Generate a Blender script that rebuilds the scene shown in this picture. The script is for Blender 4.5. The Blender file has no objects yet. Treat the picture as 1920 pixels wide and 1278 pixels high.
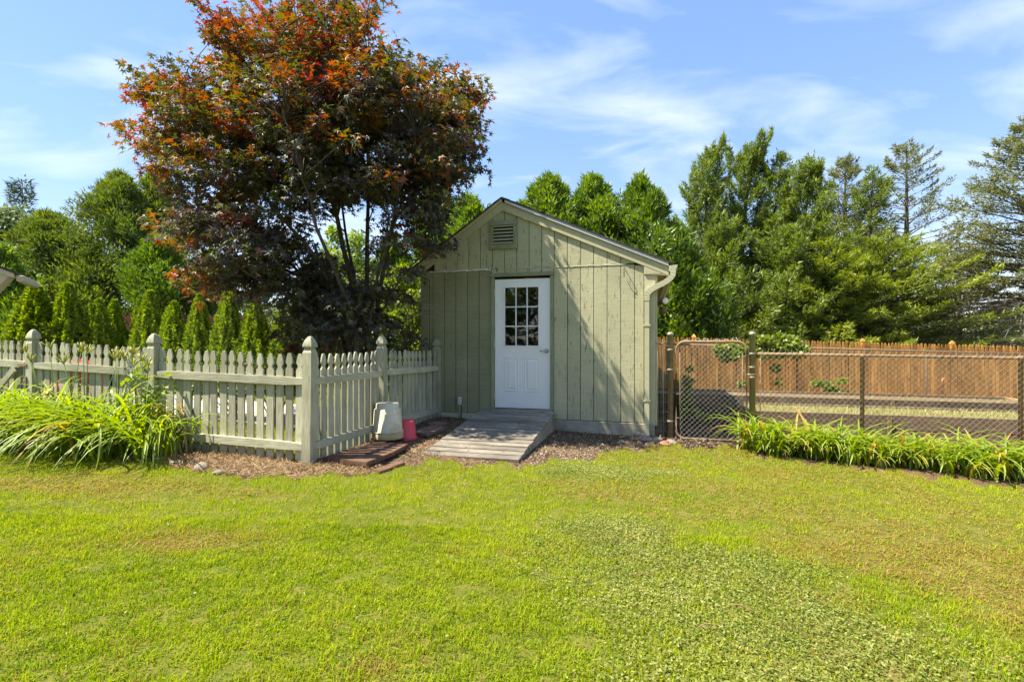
import bpy, bmesh, math, random
import numpy as np
from mathutils import Vector, Matrix

random.seed(7)
rng = np.random.default_rng(7)
S = bpy.context.scene
COL = S.collection
PI = math.pi
R = math.radians

# ---------------------------------------------------------------- camera
CAM_Z, FPX, CX, CY = 1.37, 945.0, 960.0, 639.0
cam = bpy.data.objects.new('camera', bpy.data.cameras.new('camera'))
COL.objects.link(cam)
cam.location = (0, 0, CAM_Z)
cam.rotation_euler = (R(90), 0, 0)
cam.data.sensor_width = 36
cam.data.lens = 36 * FPX / 1920
cam.data.clip_start = 0.05
cam.data.clip_end = 2000
S.camera = cam

# ---------------------------------------------------------------- sky, sun, exposure
SUN_TO = Vector((-3.64, -0.60, 6.1)).normalized()      # towards the sun
elev = math.asin(SUN_TO.z)
world = bpy.data.worlds.new('World')
S.world = world
world.use_nodes = True
nt = world.node_tree
nt.nodes.clear()
def nn(t, typ, **kw):
    n = t.nodes.new(typ)
    for k, v in kw.items():
        setattr(n, k, v)
    return n
sky = nn(nt, 'ShaderNodeTexSky', sky_type='NISHITA', sun_disc=False)
sky.sun_elevation = elev
sky.sun_rotation = math.atan2(SUN_TO.x, SUN_TO.y)
sky.air_density = 0.9
sky.dust_density = 0.1
sky.ozone_density = 2.2
tc = nn(nt, 'ShaderNodeTexCoord')
sep = nn(nt, 'ShaderNodeSeparateXYZ')
nt.links.new(tc.outputs['Generated'], sep.inputs[0])
zc = nn(nt, 'ShaderNodeMath', operation='MAXIMUM'); zc.inputs[1].default_value = 0.0
nt.links.new(sep.outputs['Z'], zc.inputs[0])
za = nn(nt, 'ShaderNodeMath', operation='ADD'); za.inputs[1].default_value = 0.22
nt.links.new(zc.outputs[0], za.inputs[0])
dx = nn(nt, 'ShaderNodeMath', operation='DIVIDE'); dy = nn(nt, 'ShaderNodeMath', operation='DIVIDE')
nt.links.new(sep.outputs['X'], dx.inputs[0]); nt.links.new(za.outputs[0], dx.inputs[1])
nt.links.new(sep.outputs['Y'], dy.inputs[0]); nt.links.new(za.outputs[0], dy.inputs[1])
cmb = nn(nt, 'ShaderNodeCombineXYZ')
nt.links.new(dx.outputs[0], cmb.inputs[0]); nt.links.new(dy.outputs[0], cmb.inputs[1])
mp = nn(nt, 'ShaderNodeMapping'); mp.inputs['Rotation'].default_value = (0, 0, R(-24)); mp.inputs['Scale'].default_value = (0.9, 1.9, 1)
mp.inputs['Location'].default_value = (2.9, 3.3, 0)
nt.links.new(cmb.outputs[0], mp.inputs[0])
n1 = nn(nt, 'ShaderNodeTexNoise'); n1.inputs['Scale'].default_value = 1.7; n1.inputs['Detail'].default_value = 7; n1.inputs['Roughness'].default_value = 0.52; n1.inputs['Distortion'].default_value = 0.5
nt.links.new(mp.outputs[0], n1.inputs[0])
cr = nn(nt, 'ShaderNodeValToRGB')
cr.color_ramp.elements[0].position = 0.48; cr.color_ramp.elements[0].color = (0, 0, 0, 1)
cr.color_ramp.elements[1].position = 0.78; cr.color_ramp.elements[1].color = (0.52, 0.52, 0.52, 1)
nt.links.new(n1.outputs['Fac'], cr.inputs[0])
hv = nn(nt, 'ShaderNodeHueSaturation'); hv.inputs['Saturation'].default_value = 1.6; hv.inputs['Value'].default_value = 1.36
gmn = nn(nt, 'ShaderNodeGamma'); gmn.inputs['Gamma'].default_value = 0.5
nt.links.new(sky.outputs[0], gmn.inputs['Color']); nt.links.new(gmn.outputs[0], hv.inputs['Color'])
skm = nn(nt, 'ShaderNodeMix', data_type='RGBA', blend_type='MULTIPLY'); skm.inputs['Factor'].default_value = 1.0
nt.links.new(hv.outputs[0], skm.inputs['A']); skm.inputs['B'].default_value = (1.10, 0.99, 1.04, 1)
cm = nn(nt, 'ShaderNodeMix', data_type='RGBA')
cm.inputs['B'].default_value = (3.9, 3.95, 4.2, 1)
nt.links.new(cr.outputs[0], cm.inputs['Factor'])
nt.links.new(skm.outputs['Result'], cm.inputs['A'])
bg = nn(nt, 'ShaderNodeBackground'); bg.inputs['Strength'].default_value = 0.15
nt.links.new(cm.outputs['Result'], bg.inputs['Color'])
wo = nn(nt, 'ShaderNodeOutputWorld')
nt.links.new(bg.outputs[0], wo.inputs[0])

sun = bpy.data.objects.new('sun', bpy.data.lights.new('sun', 'SUN'))
COL.objects.link(sun)
sun.data.energy = 5.0
sun.data.angle = R(0.53)
sun.data.color = (1.0, 0.91, 0.74)
sun.rotation_euler = SUN_TO.to_track_quat('Z', 'Y').to_euler()
sun.location = (-10, 0, 20)

S.view_settings.view_transform = 'Standard'
S.view_settings.look = 'None'
S.view_settings.exposure = 1.42
S.view_settings.gamma = 1
S.view_settings.use_curve_mapping = False
S.render.engine = 'CYCLES'
S.cycles.use_denoising = True
S.cycles.max_bounces = 7
S.cycles.diffuse_bounces = 4
S.cycles.transmission_bounces = 5
S.cycles.transparent_max_bounces = 6
S.cycles.caustics_reflective = False
S.cycles.caustics_refractive = False

# ---------------------------------------------------------------- helpers
def gz(x, y):
    """ground height: falls gently to the right, a little heap of soil left of the shed door"""
    x = np.asarray(x, float); y = np.asarray(y, float)
    b = -0.035 * (np.clip(x, -10, 10) - 0.5)
    b = b + 0.07 * np.exp(-((x + 1.1) ** 2 + (y - 8.1) ** 2) / 1.3 ** 2)
    b = b + 0.012 * np.sin(1.7 * x + 0.6) * np.cos(1.3 * y) * np.exp(-(y / 14) ** 2)
    return b
def gzf(x, y): return float(gz(x, y))
def at(px, py, Y):
    return Vector(((px - CX) / FPX * Y, Y, CAM_Z - (py - CY) / FPX * Y))
def on_ground(px, py):
    """where the photograph's pixel meets the ground"""
    k = (px - CX) / FPX; m = (py - CY) / FPX
    Y = 5.0
    for _ in range(60):
        Y = 0.5 * Y + 0.5 * (CAM_Z - gzf(k * Y, Y)) / m
    return Vector((k * Y, Y, gzf(k * Y, Y)))

def build_mesh(name, V, faces, tint=None, smooth=False):
    """V (n,3); faces: list of (m,k) int arrays; tint: per-face floats in the same order"""
    me = bpy.data.meshes.new(name)
    V = np.ascontiguousarray(V, dtype=np.float32)
    me.vertices.add(len(V)); me.vertices.foreach_set('co', V.ravel())
    loops = np.concatenate([f.ravel() for f in faces]).astype(np.int32)
    tot = np.concatenate([np.full(len(f), f.shape[1], np.int32) for f in faces])
    start = np.concatenate([[0], np.cumsum(tot)[:-1]]).astype(np.int32)
    me.loops.add(len(loops)); me.loops.foreach_set('vertex_index', loops)
    me.polygons.add(len(tot)); me.polygons.foreach_set('loop_start', start)
    me.update(calc_edges=True)
    me.polygons.foreach_set('use_smooth', np.full(len(tot), bool(smooth)))
    if tint is not None:
        a = me.attributes.new('tint', 'FLOAT', 'FACE')
        a.data.foreach_set('value', np.ascontiguousarray(tint, dtype=np.float32))
    return me

class Acc:
    """collects vertices and faces of several shapes for ONE mesh"""
    def __init__(s): s.V = []; s.F = {}; s.T = {}; s.n = 0
    def add(s, V, faces, tint=None):
        V = np.asarray(V, float)
        for f in faces:
            f = np.asarray(f); k = f.shape[1]
            s.F.setdefault(k, []).append(f + s.n)
            t = np.full(len(f), 0.5) if tint is None else (np.full(len(f), tint) if np.isscalar(tint) else np.asarray(tint))
            s.T.setdefault(k, []).append(t)
        s.V.append(V); s.n += len(V)
    def mesh(s, name, smooth=False):
        ks = sorted(s.F)
        return build_mesh(name, np.concatenate(s.V), [np.concatenate(s.F[k]) for k in ks], np.concatenate([np.concatenate(s.T[k]) for k in ks]), smooth)

def link(name, me, mat=None, parent=None, loc=None, rot=None, **props):
    o = bpy.data.objects.new(name, me)
    COL.objects.link(o)
    if me is not None and mat is not None and not me.materials:
        me.materials.append(mat)
    if parent is not None: o.parent = parent
    if loc is not None: o.location = loc
    if rot is not None: o.rotation_euler = rot
    for k, v in props.items(): o[k] = v
    return o
def thing(name, label, cat, loc=(0, 0, 0), rotz=0, group=None):
    o = link(name, None, loc=loc, rot=(0, 0, rotz), label=label, category=cat)
    if group: o['group'] = group
    o.empty_display_size = 0.1
    return o
def tag(o, label, cat, group=None):
    o['label'] = label; o['category'] = cat
    if group: o['group'] = group
    return o
def copy_tree(o, parent=None):
    c = o.copy(); COL.objects.link(c); c.parent = parent
    for ch in list(o.children): copy_tree(ch, c)
    return c

def box_mesh(name, sx, sy, sz, bevel=0.004, center=(0, 0, 0), jitter=0.0):
    bm = bmesh.new()
    bmesh.ops.create_cube(bm, size=1)
    for v in bm.verts:
        v.co = Vector((v.co.x * sx, v.co.y * sy, v.co.z * sz))
    if bevel:
        bmesh.ops.bevel(bm, geom=bm.edges[:], offset=bevel, segments=1, affect='EDGES')
    for v in bm.verts:
        v.co += Vector(center)
        if jitter: v.co += Vector((random.uniform(-jitter, jitter), random.uniform(-jitter, jitter), random.uniform(-jitter, jitter)))
    me = bpy.data.meshes.new(name); bm.to_mesh(me); bm.free()
    return me
def prism_mesh(name, pts, depth, axis='y', bevel=0.0, off=0.0):
    """polygon pts in (u,z) extruded along y from off to off+depth"""
    bm = bmesh.new()
    a = [bm.verts.new((p[0], off, p[1])) for p in pts]
    b = [bm.verts.new((p[0], off + depth, p[1])) for p in pts]
    n = len(pts)
    bm.faces.new(a); bm.faces.new(b[::-1])
    for i in range(n): bm.faces.new((a[i], b[i], b[(i + 1) % n], a[(i + 1) % n]))
    bmesh.ops.recalc_face_normals(bm, faces=bm.faces[:])
    if bevel: bmesh.ops.bevel(bm, geom=bm.edges[:], offset=bevel, segments=1, affect='EDGES')
    me = bpy.data.meshes.new(name); bm.to_mesh(me); bm.free()
    return me
def tube_np(pts, rad, sides=6, cap=True):
    pts = np.asarray(pts, float); n = len(pts)
    rad = np.full(n, rad) if np.isscalar(rad) else np.asarray(rad, float)
    T = np.gradient(pts, axis=0); T /= np.linalg.norm(T, axis=1)[:, None] + 1e-9
    ref = np.array([0, 0, 1.0]) if abs(T[:, 2]).mean() < 0.8 else np.array([1.0, 0, 0])
    A = np.cross(T, ref); A /= np.linalg.norm(A, axis=1)[:, None] + 1e-9
    B = np.cross(T, A)
    th = np.arange(sides) / sides * 2 * PI
    V = pts[:, None, :] + rad[:, None, None] * (np.cos(th)[None, :, None] * A[:, None, :] + np.sin(th)[None, :, None] * B[:, None, :])
    V = V.reshape(-1, 3)
    i = np.arange(n - 1)[:, None] * sides; j = np.arange(sides)[None, :]; j2 = (j + 1) % sides
    F = np.stack([i + j, i + j2, i + sides + j2, i + sides + j], -1).reshape(-1, 4)
    faces = [F]
    if cap and sides > 4:
        faces.append(np.array([np.arange(sides)[::-1], np.arange(sides) + (n - 1) * sides]))
    return V, faces
def tube_mesh(name, pts, rad, sides=8, smooth=True):
    a = Acc(); a.add(*tube_np(pts, rad, sides)); return a.mesh(name, smooth)
def lathe_mesh(name, prof, sides=24, smooth=True, square=False):
    """prof: list of (r,z) bottom to top"""
    if square: sides = 4
    V = []; F = []
    for r, z in prof:
        for k in range(sides):
            th = 2 * PI * (k + (0.5 if square else 0)) / sides
            rr = r * (math.sqrt(2) if square else 1)
            V.append((rr * math.cos(th), rr * math.sin(th), z))
    for i in range(len(prof) - 1):
        for k in range(sides):
            k2 = (k + 1) % sides
            F.append((i * sides + k, i * sides + k2, (i + 1) * sides + k2, (i + 1) * sides + k))
    F.append(tuple(range(sides))[::-1]); F.append(tuple((len(prof) - 1) * sides + k for k in range(sides)))
    me = bpy.data.meshes.new(name); me.from_pydata(V, [], F); me.update()
    if smooth: me.polygons.foreach_set('use_smooth', np.ones(len(F), bool))
    return me

# ---------------------------------------------------------------- materials
def mat_new(name):
    m = bpy.data.materials.new(name); m.use_nodes = True
    t = m.node_tree; t.nodes.clear()
    out = nn(t, 'ShaderNodeOutputMaterial')
    return m, t, out
def ramp(t, stops):
    r = nn(t, 'ShaderNodeValToRGB')
    el = r.color_ramp.elements
    while len(el) < len(stops): el.new(0.5)
    for e, (p, c) in zip(el, stops):
        e.position = p; e.color = (*c, 1)
    return r
def noise(t, scale, detail=4, rough=0.55, vec=None, mapping=None, dist=0.0):
    n = nn(t, 'ShaderNodeTexNoise'); n.inputs['Scale'].default_value = scale; n.inputs['Detail'].default_value = detail
    n.inputs['Roughness'].default_value = rough; n.inputs['Distortion'].default_value = dist
    if vec is not None:
        if mapping is not None:
            m = nn(t, 'ShaderNodeMapping'); m.inputs['Scale'].default_value = mapping
            t.links.new(vec, m.inputs[0]); vec = m.outputs[0]
        t.links.new(vec, n.inputs[0])
    return n
def mixc(t, fac, a, b, blend='MIX'):
    m = nn(t, 'ShaderNodeMix', data_type='RGBA', blend_type=blend)
    for sock, v in (('Factor', fac), ('A', a), ('B', b)):
        if isinstance(v, bpy.types.NodeSocket): t.links.new(v, m.inputs[sock])
        elif isinstance(v, (int, float)): m.inputs[sock].default_value = v
        else: m.inputs[sock].default_value = (*v, 1)
    return m.outputs['Result']
def bumpn(t, height, strength, dist=0.02):
    b = nn(t, 'ShaderNodeBump'); b.inputs['Strength'].default_value = strength; b.inputs['Distance'].default_value = dist
    t.links.new(height, b.inputs['Height']); return b.outputs[0]
def princ(t, out, color, rough=0.8, normal=None, metallic=0.0, spec=0.3):
    p = nn(t, 'ShaderNodeBsdfPrincipled')
    if isinstance(color, bpy.types.NodeSocket): t.links.new(color, p.inputs['Base Color'])
    else: p.inputs['Base Color'].default_value = (*color, 1)
    if isinstance(rough, bpy.types.NodeSocket): t.links.new(rough, p.inputs['Roughness'])
    else: p.inputs['Roughness'].default_value = rough
    p.inputs['Metallic'].default_value = metallic
    p.inputs['Specular IOR Level'].default_value = spec
    if normal is not None: t.links.new(normal, p.inputs['Normal'])
    t.links.new(p.outputs[0], out.inputs[0])
    return p

def wood_mat(name, cols, grain=(14, 14, 1.2), rough=0.85, bump=0.35, var=0.25, stain=None, fleck=None):
    """weathered or painted wood: grain runs along the object's local z unless grain says otherwise"""
    m, t, out = mat_new(name)
    c = nn(t, 'ShaderNodeTexCoord'); oi = nn(t, 'ShaderNodeObjectInfo')
    off = nn(t, 'ShaderNodeVectorMath', operation='ADD')
    mul = nn(t, 'ShaderNodeVectorMath', operation='SCALE'); mul.inputs['Scale'].default_value = 37.0
    cb = nn(t, 'ShaderNodeCombineXYZ')
    for i in range(3): t.links.new(oi.outputs['Random'], cb.inputs[i])
    t.links.new(cb.outputs[0], mul.inputs[0])
    t.links.new(c.outputs['Object'], off.inputs[0]); t.links.new(mul.outputs[0], off.inputs[1])
    v = off.outputs[0]
    g = noise(t, 6, 6, 0.65, v, grain)
    r = ramp(t, [(0.3, cols[0]), (0.5, cols[1]), (0.72, cols[2])])
    t.links.new(g.outputs['Fac'], r.inputs[0])
    col = r.outputs[0]
    big = noise(t, 1.6, 4, 0.6, v)
    rb = ramp(t, [(0.3, (1 - var,) * 3), (0.7, (1 + var * 0.3,) * 3)])
    t.links.new(big.outputs['Fac'], rb.inputs[0])
    col = mixc(t, 1.0, col, rb.outputs[0], 'MULTIPLY')
    rr = ramp(t, [(0.0, (1 - var * 0.7,) * 3), (1.0, (1.06,) * 3)])
    t.links.new(oi.outputs['Random'], rr.inputs[0])
    col = mixc(t, 1.0, col, rr.outputs[0], 'MULTIPLY')
    if stain:
        sn = noise(t, 5, 6, 0.7, v, (1, 1, 0.5))
        sr = ramp(t, [(0.56, (0, 0, 0)), (0.72, (0.8,) * 3)])
        t.links.new(sn.outputs['Fac'], sr.inputs[0])
        col = mixc(t, sr.outputs[0], col, stain)
    if fleck:
        fn = noise(t, 38, 3, 0.6, v, (1, 1, 0.35))
        fr = ramp(t, [(0.66, (0, 0, 0)), (0.74, (0.85,) * 3)])
        t.links.new(fn.outputs['Fac'], fr.inputs[0])
        col = mixc(t, fr.outputs[0], col, fleck)
    princ(t, out, col, rough, bumpn(t, g.outputs['Fac'], bump, 0.008), spec=0.2)
    return m

def siding_mat(name, cols, wear):
    m, t, out = mat_new(name)
    c = nn(t, 'ShaderNodeTexCoord'); v = c.outputs['Object']
    oi = nn(t, 'ShaderNodeObjectInfo')
    big = noise(t, 1.3, 5, 0.6, v)
    r = ramp(t, [(0.3, cols[0]), (0.5, cols[1]), (0.7, cols[2])])
    t.links.new(big.outputs['Fac'], r.inputs[0])
    kerf = noise(t, 40, 3, 0.6, v, (0.12, 1, 3.5))
    kr = ramp(t, [(0.3, (0.84,) * 3), (0.65, (1.05,) * 3)])
    t.links.new(kerf.outputs['Fac'], kr.inputs[0])
    col = mixc(t, 1.0, r.outputs[0], kr.outputs[0], 'MULTIPLY')
    rr = ramp(t, [(0, (0.93,) * 3), (1, (1.05,) * 3)]); t.links.new(oi.outputs['Random'], rr.inputs[0])
    col = mixc(t, 1.0, col, rr.outputs[0], 'MULTIPLY')
    # cracked, peeling paint: short upright dark checks
    cn = noise(t, 26, 4, 0.65, v, (1.6, 1, 0.28), 0.3)
    c2 = ramp(t, [(0.60, (0, 0, 0)), (0.68, (wear,) * 3)]); t.links.new(cn.outputs['Fac'], c2.inputs[0])
    col = mixc(t, c2.outputs[0], col, (0.13, 0.13, 0.08))
    sn = noise(t, 3.5, 6, 0.7, v, (1.5, 1, 0.35))
    s2 = ramp(t, [(0.58, (0, 0, 0)), (0.75, (0.55 * wear + 0.1,) * 3)]); t.links.new(sn.outputs['Fac'], s2.inputs[0])
    col = mixc(t, s2.outputs[0], col, (0.20, 0.21, 0.13))
    h = nn(t, 'ShaderNodeMath', operation='ADD'); t.links.new(kerf.outputs['Fac'], h.inputs[0]); t.links.new(cn.outputs['Fac'], h.inputs[1])
    princ(t, out, col, 0.82, bumpn(t, h.outputs[0], 0.45, 0.006), spec=0.2)
    return m

def plain_mat(name, col, rough=0.6, metallic=0.0, var=0.15, scale=8, bump=0.1, spec=0.4, dirt=None, dirt_amt=0.6, dirt_scale=3.0):
    m, t, out = mat_new(name)
    c = nn(t, 'ShaderNodeTexCoord'); v = c.outputs['Object']
    n = noise(t, scale, 5, 0.6, v)
    r = ramp(t, [(0.3, tuple(x * (1 - var) for x in col)), (0.7, tuple(min(1, x * (1 + var * 0.6)) for x in col))])
    t.links.new(n.outputs['Fac'], r.inputs[0]); colr = r.outputs[0]
    if dirt:
        d = noise(t, dirt_scale, 6, 0.65, v)
        dr = ramp(t, [(0.45, (0, 0, 0)), (0.7, (dirt_amt,) * 3)]); t.links.new(d.outputs['Fac'], dr.inputs[0])
        colr = mixc(t, dr.outputs[0], colr, dirt)
    princ(t, out, colr, rough, bumpn(t, n.outputs['Fac'], bump, 0.01), metallic, spec)
    return m

def leaf_mat(name, stops, trans=0.35, rough=0.55, gloss=0.05, patch=0.0):
    """foliage: the face attribute 'tint' (kind, age and place of the leaf) picks the colour; light passes through the blade"""
    m, t, out = mat_new(name)
    a = nn(t, 'ShaderNodeAttribute', attribute_name='tint')
    r = ramp(t, stops); t.links.new(a.outputs['Fac'], r.inputs[0])
    d = nn(t, 'ShaderNodeBsdfDiffuse'); t.links.new(r.outputs[0], d.inputs[0])
    tr = nn(t, 'ShaderNodeBsdfTranslucent')
    hs = nn(t, 'ShaderNodeHueSaturation'); hs.inputs['Saturation'].default_value = 1.15; hs.inputs['Value'].default_value = 1.5
    t.links.new(r.outputs[0], hs.inputs['Color']); t.links.new(hs.outputs[0], tr.inputs[0])
    mx = nn(t, 'ShaderNodeMixShader'); mx.inputs[0].default_value = trans
    t.links.new(d.outputs[0], mx.inputs[1]); t.links.new(tr.outputs[0], mx.inputs[2])
    g = nn(t, 'ShaderNodeBsdfGlossy'); g.inputs['Roughness'].default_value = rough; g.inputs['Color'].default_value = (0.9, 0.95, 0.9, 1)
    m2 = nn(t, 'ShaderNodeMixShader'); m2.inputs[0].default_value = gloss
    t.links.new(mx.outputs[0], m2.inputs[1]); t.links.new(g.outputs[0], m2.inputs[2])
    t.links.new(m2.outputs[0], out.inputs[0])
    return m

M = {}
sage = [(0.33, 0.33, 0.22), (0.465, 0.455, 0.325), (0.57, 0.555, 0.42)]
M['siding'] = siding_mat('sage siding paint', [(0.395, 0.385, 0.245), (0.455, 0.44, 0.285), (0.50, 0.478, 0.31)], 0.95)
M['siding_low'] = siding_mat('darker sage siding paint', [(0.225, 0.228, 0.135), (0.28, 0.278, 0.165), (0.32, 0.315, 0.192)], 0.5)  # left panels below the joint and left corner board, darker than the rest
M['trim'] = wood_mat('sage trim paint', [(0.41, 0.39, 0.255), (0.48, 0.45, 0.30), (0.53, 0.50, 0.335)], (10, 10, 1.2), bump=0.15, var=0.1)
M['casing'] = wood_mat('darker casing paint', [(0.20, 0.215, 0.13), (0.27, 0.285, 0.175), (0.33, 0.34, 0.22)], (10, 10, 1.0), bump=0.2, var=0.2, fleck=(0.5, 0.5, 0.42))
M['fence'] = wood_mat('weathered sage fence paint', sage, (12, 12, 0.9), bump=0.5, var=0.34, stain=(0.29, 0.275, 0.19), fleck=(0.12, 0.11, 0.08))
M['fence_h'] = wood_mat('weathered sage rail paint', sage, (0.9, 12, 12), bump=0.5, var=0.3, stain=(0.31, 0.295, 0.205), fleck=(0.10, 0.10, 0.07))
M['plank'] = wood_mat('grey weathered planks', [(0.18, 0.16, 0.125), (0.36, 0.32, 0.26), (0.52, 0.47, 0.385)], (1.2, 16, 16), bump=0.9, var=0.5, stain=(0.15, 0.135, 0.11), fleck=(0.09, 0.07, 0.05))
M['skirt'] = wood_mat('bare weathered skirt board', [(0.34, 0.30, 0.22), (0.47, 0.43, 0.32), (0.56, 0.51, 0.40)], (1.2, 12, 12), bump=0.5, var=0.3, stain=(0.2, 0.2, 0.15))
M['stain'] = wood_mat('orange brown stain', [(0.31, 0.14, 0.035), (0.54, 0.265, 0.065), (0.66, 0.39, 0.13)], (14, 14, 1.2), bump=0.4, var=0.55, stain=(0.30, 0.22, 0.06), fleck=(0.12, 0.05, 0.018))
M['stain_top'] = M['stain']
M['redfence'] = wood_mat('red brown fence', [(0.10, 0.035, 0.022), (0.15, 0.055, 0.035), (0.20, 0.08, 0.05)], (12, 12, 1), bump=0.3, var=0.3)
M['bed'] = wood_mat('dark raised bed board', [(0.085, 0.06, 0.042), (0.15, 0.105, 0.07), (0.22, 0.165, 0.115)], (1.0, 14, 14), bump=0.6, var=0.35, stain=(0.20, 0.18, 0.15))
M['bed_end'] = wood_mat('pale raised bed board', [(0.26, 0.18, 0.09), (0.38, 0.27, 0.14), (0.46, 0.33, 0.18)], (1.0, 14, 14), bump=0.5, var=0.25)  # pale wood tone, sunlight on the end boards put into the colour
M['bark'] = wood_mat('grey brown bark', [(0.05, 0.043, 0.034), (0.11, 0.095, 0.075), (0.18, 0.155, 0.12)], (5, 5, 1.5), bump=0.9, var=0.35)
M['deadwood'] = wood_mat('pale dead branches', [(0.20, 0.175, 0.14), (0.30, 0.27, 0.22), (0.40, 0.36, 0.30)], (6, 6, 2), bump=0.4, var=0.3)
M['door'] = plain_mat('white door paint', (0.80, 0.80, 0.80), 0.35, var=0.03, bump=0.02, spec=0.5)
M['white'] = plain_mat('white caulk', (0.62, 0.60, 0.52), 0.7, var=0.3, scale=20, bump=0.5)
M['metal'] = plain_mat('satin nickel', (0.55, 0.53, 0.50), 0.28, 1.0, var=0.1)
M['galv'] = plain_mat('painted galvanised pipe', (0.30, 0.29, 0.22), 0.5, 0.35, var=0.25, scale=12, dirt=(0.22, 0.13, 0.06), dirt_amt=0.7, dirt_scale=5)
M['rust'] = plain_mat('rusty pipe', (0.26, 0.17, 0.10), 0.75, 0.05, var=0.4, scale=14, bump=0.3, dirt=(0.33, 0.29, 0.22), dirt_amt=0.6, dirt_scale=6)
M['wire'] = plain_mat('weathered fence wire', (0.62, 0.51, 0.35), 0.55, 0.0, var=0.3, scale=10)
M['gatewire'] = plain_mat('grey gate wire', (0.60, 0.56, 0.46), 0.5, 0.0, var=0.3, scale=10)
M['gutter'] = plain_mat('beige gutter paint', (0.46, 0.45, 0.31), 0.45, var=0.08, dirt=(0.30, 0.20, 0.10), dirt_amt=0.15)
M['drip'] = plain_mat('pale drip edge', (0.58, 0.59, 0.58), 0.4, 0.2, var=0.08)
M['black'] = plain_mat('black iron', (0.02, 0.02, 0.02), 0.6, 0.3)
M['dark'] = plain_mat('dark shed inside', (0.03, 0.03, 0.025), 0.9)
M['shingle'] = plain_mat('dark grey shingle', (0.075, 0.07, 0.066), 0.95, var=0.5, scale=30, bump=0.8, spec=0.1)
M['bucket'] = plain_mat('old cream plastic', (0.62, 0.57, 0.42), 0.6, var=0.1, scale=5, bump=0.05, spec=0.25, dirt=(0.34, 0.26, 0.11), dirt_amt=0.85, dirt_scale=3.4)
M['pink'] = plain_mat('pink red plastic', (0.62, 0.065, 0.09), 0.5, var=0.12, bump=0.03)
M['red'] = plain_mat('bright red enamel', (0.62, 0.03, 0.02), 0.35, var=0.1)
M['tyre'] = plain_mat('black rubber', (0.025, 0.025, 0.028), 0.8)
M['slab'] = plain_mat('brown paver', (0.135, 0.075, 0.05), 0.9, var=0.45, scale=18, bump=0.5, spec=0.15, dirt=(0.22, 0.15, 0.10), dirt_amt=0.6, dirt_scale=4)
M['slab_pale'] = plain_mat('faded pink paver', (0.26, 0.16, 0.12), 0.9, var=0.35, scale=18, bump=0.5, spec=0.15, dirt=(0.12, 0.08, 0.06), dirt_amt=0.7, dirt_scale=6)
M['stone'] = plain_mat('pale fieldstone', (0.27, 0.235, 0.185), 0.9, var=0.4, scale=10, bump=0.8, spec=0.15, dirt=(0.16, 0.12, 0.08), dirt_amt=0.7, dirt_scale=7)
M['stone_red'] = plain_mat('reddish stone', (0.33, 0.17, 0.10), 0.9, var=0.35, scale=10, bump=0.8, spec=0.15)
M['house'] = plain_mat('beige house trim', (0.50, 0.44, 0.33), 0.6, var=0.06, scale=3)
M['patio'] = plain_mat('pale patio concrete', (0.52, 0.50, 0.46), 0.9, var=0.15, scale=6, bump=0.2)
M['bulb'] = plain_mat('white flood lamp glass', (0.85, 0.82, 0.74), 0.2, var=0.02, spec=0.6)
M['bronze'] = plain_mat('bronze lamp housing', (0.16, 0.10, 0.05), 0.5, 0.4)
M['pvc'] = plain_mat('grey white conduit box', (0.50, 0.52, 0.45), 0.5, var=0.1)
M['soilbed'] = plain_mat('dry bed soil', (0.17, 0.125, 0.075), 0.95, var=0.5, scale=25, bump=0.8, spec=0.1)

m, t, out = mat_new('window glass')
p = nn(t, 'ShaderNodeBsdfPrincipled'); p.inputs['Base Color'].default_value = (0.9, 0.95, 0.92, 1); p.inputs['Roughness'].default_value = 0.02
p.inputs['Transmission Weight'].default_value = 1.0; p.inputs['IOR'].default_value = 1.5
t.links.new(p.outputs[0], out.inputs[0]); M['glass'] = m

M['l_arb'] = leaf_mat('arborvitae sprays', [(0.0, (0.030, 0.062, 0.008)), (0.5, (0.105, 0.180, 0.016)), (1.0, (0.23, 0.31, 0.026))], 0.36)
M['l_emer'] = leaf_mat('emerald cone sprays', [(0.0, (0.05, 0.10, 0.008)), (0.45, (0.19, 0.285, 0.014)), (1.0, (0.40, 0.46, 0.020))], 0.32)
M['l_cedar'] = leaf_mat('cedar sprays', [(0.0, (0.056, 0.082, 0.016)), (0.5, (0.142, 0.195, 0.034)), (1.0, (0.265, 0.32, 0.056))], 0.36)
M['l_spruce'] = leaf_mat('grey green spruce needles', [(0.0, (0.065, 0.080, 0.026)), (0.5, (0.16, 0.18, 0.058)), (1.0, (0.29, 0.30, 0.11))], 0.3)
M['l_green'] = leaf_mat('mid green leaves', [(0.0, (0.036, 0.058, 0.010)), (0.5, (0.105, 0.150, 0.022)), (1.0, (0.22, 0.265, 0.038))], 0.36)
M['l_conif'] = leaf_mat('bright spreading conifer needles', [(0.0, (0.065, 0.092, 0.012)), (0.5, (0.18, 0.235, 0.024)), (1.0, (0.37, 0.41, 0.042))], 0.36)
M['l_pale'] = leaf_mat('pale grey green leaves', [(0.0, (0.07, 0.11, 0.04)), (0.5, (0.14, 0.19, 0.075)), (1.0, (0.24, 0.29, 0.13))], 0.3)
M['l_lime'] = leaf_mat('sunlit yellow green leaves', [(0.0, (0.06, 0.11, 0.012)), (0.5, (0.16, 0.24, 0.020)), (1.0, (0.34, 0.36, 0.045))], 0.45)
M['l_pine'] = leaf_mat('distant pine needles', [(0.0, (0.03, 0.06, 0.028)), (0.5, (0.06, 0.10, 0.045)), (1.0, (0.10, 0.15, 0.06))], 0.15)
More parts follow.
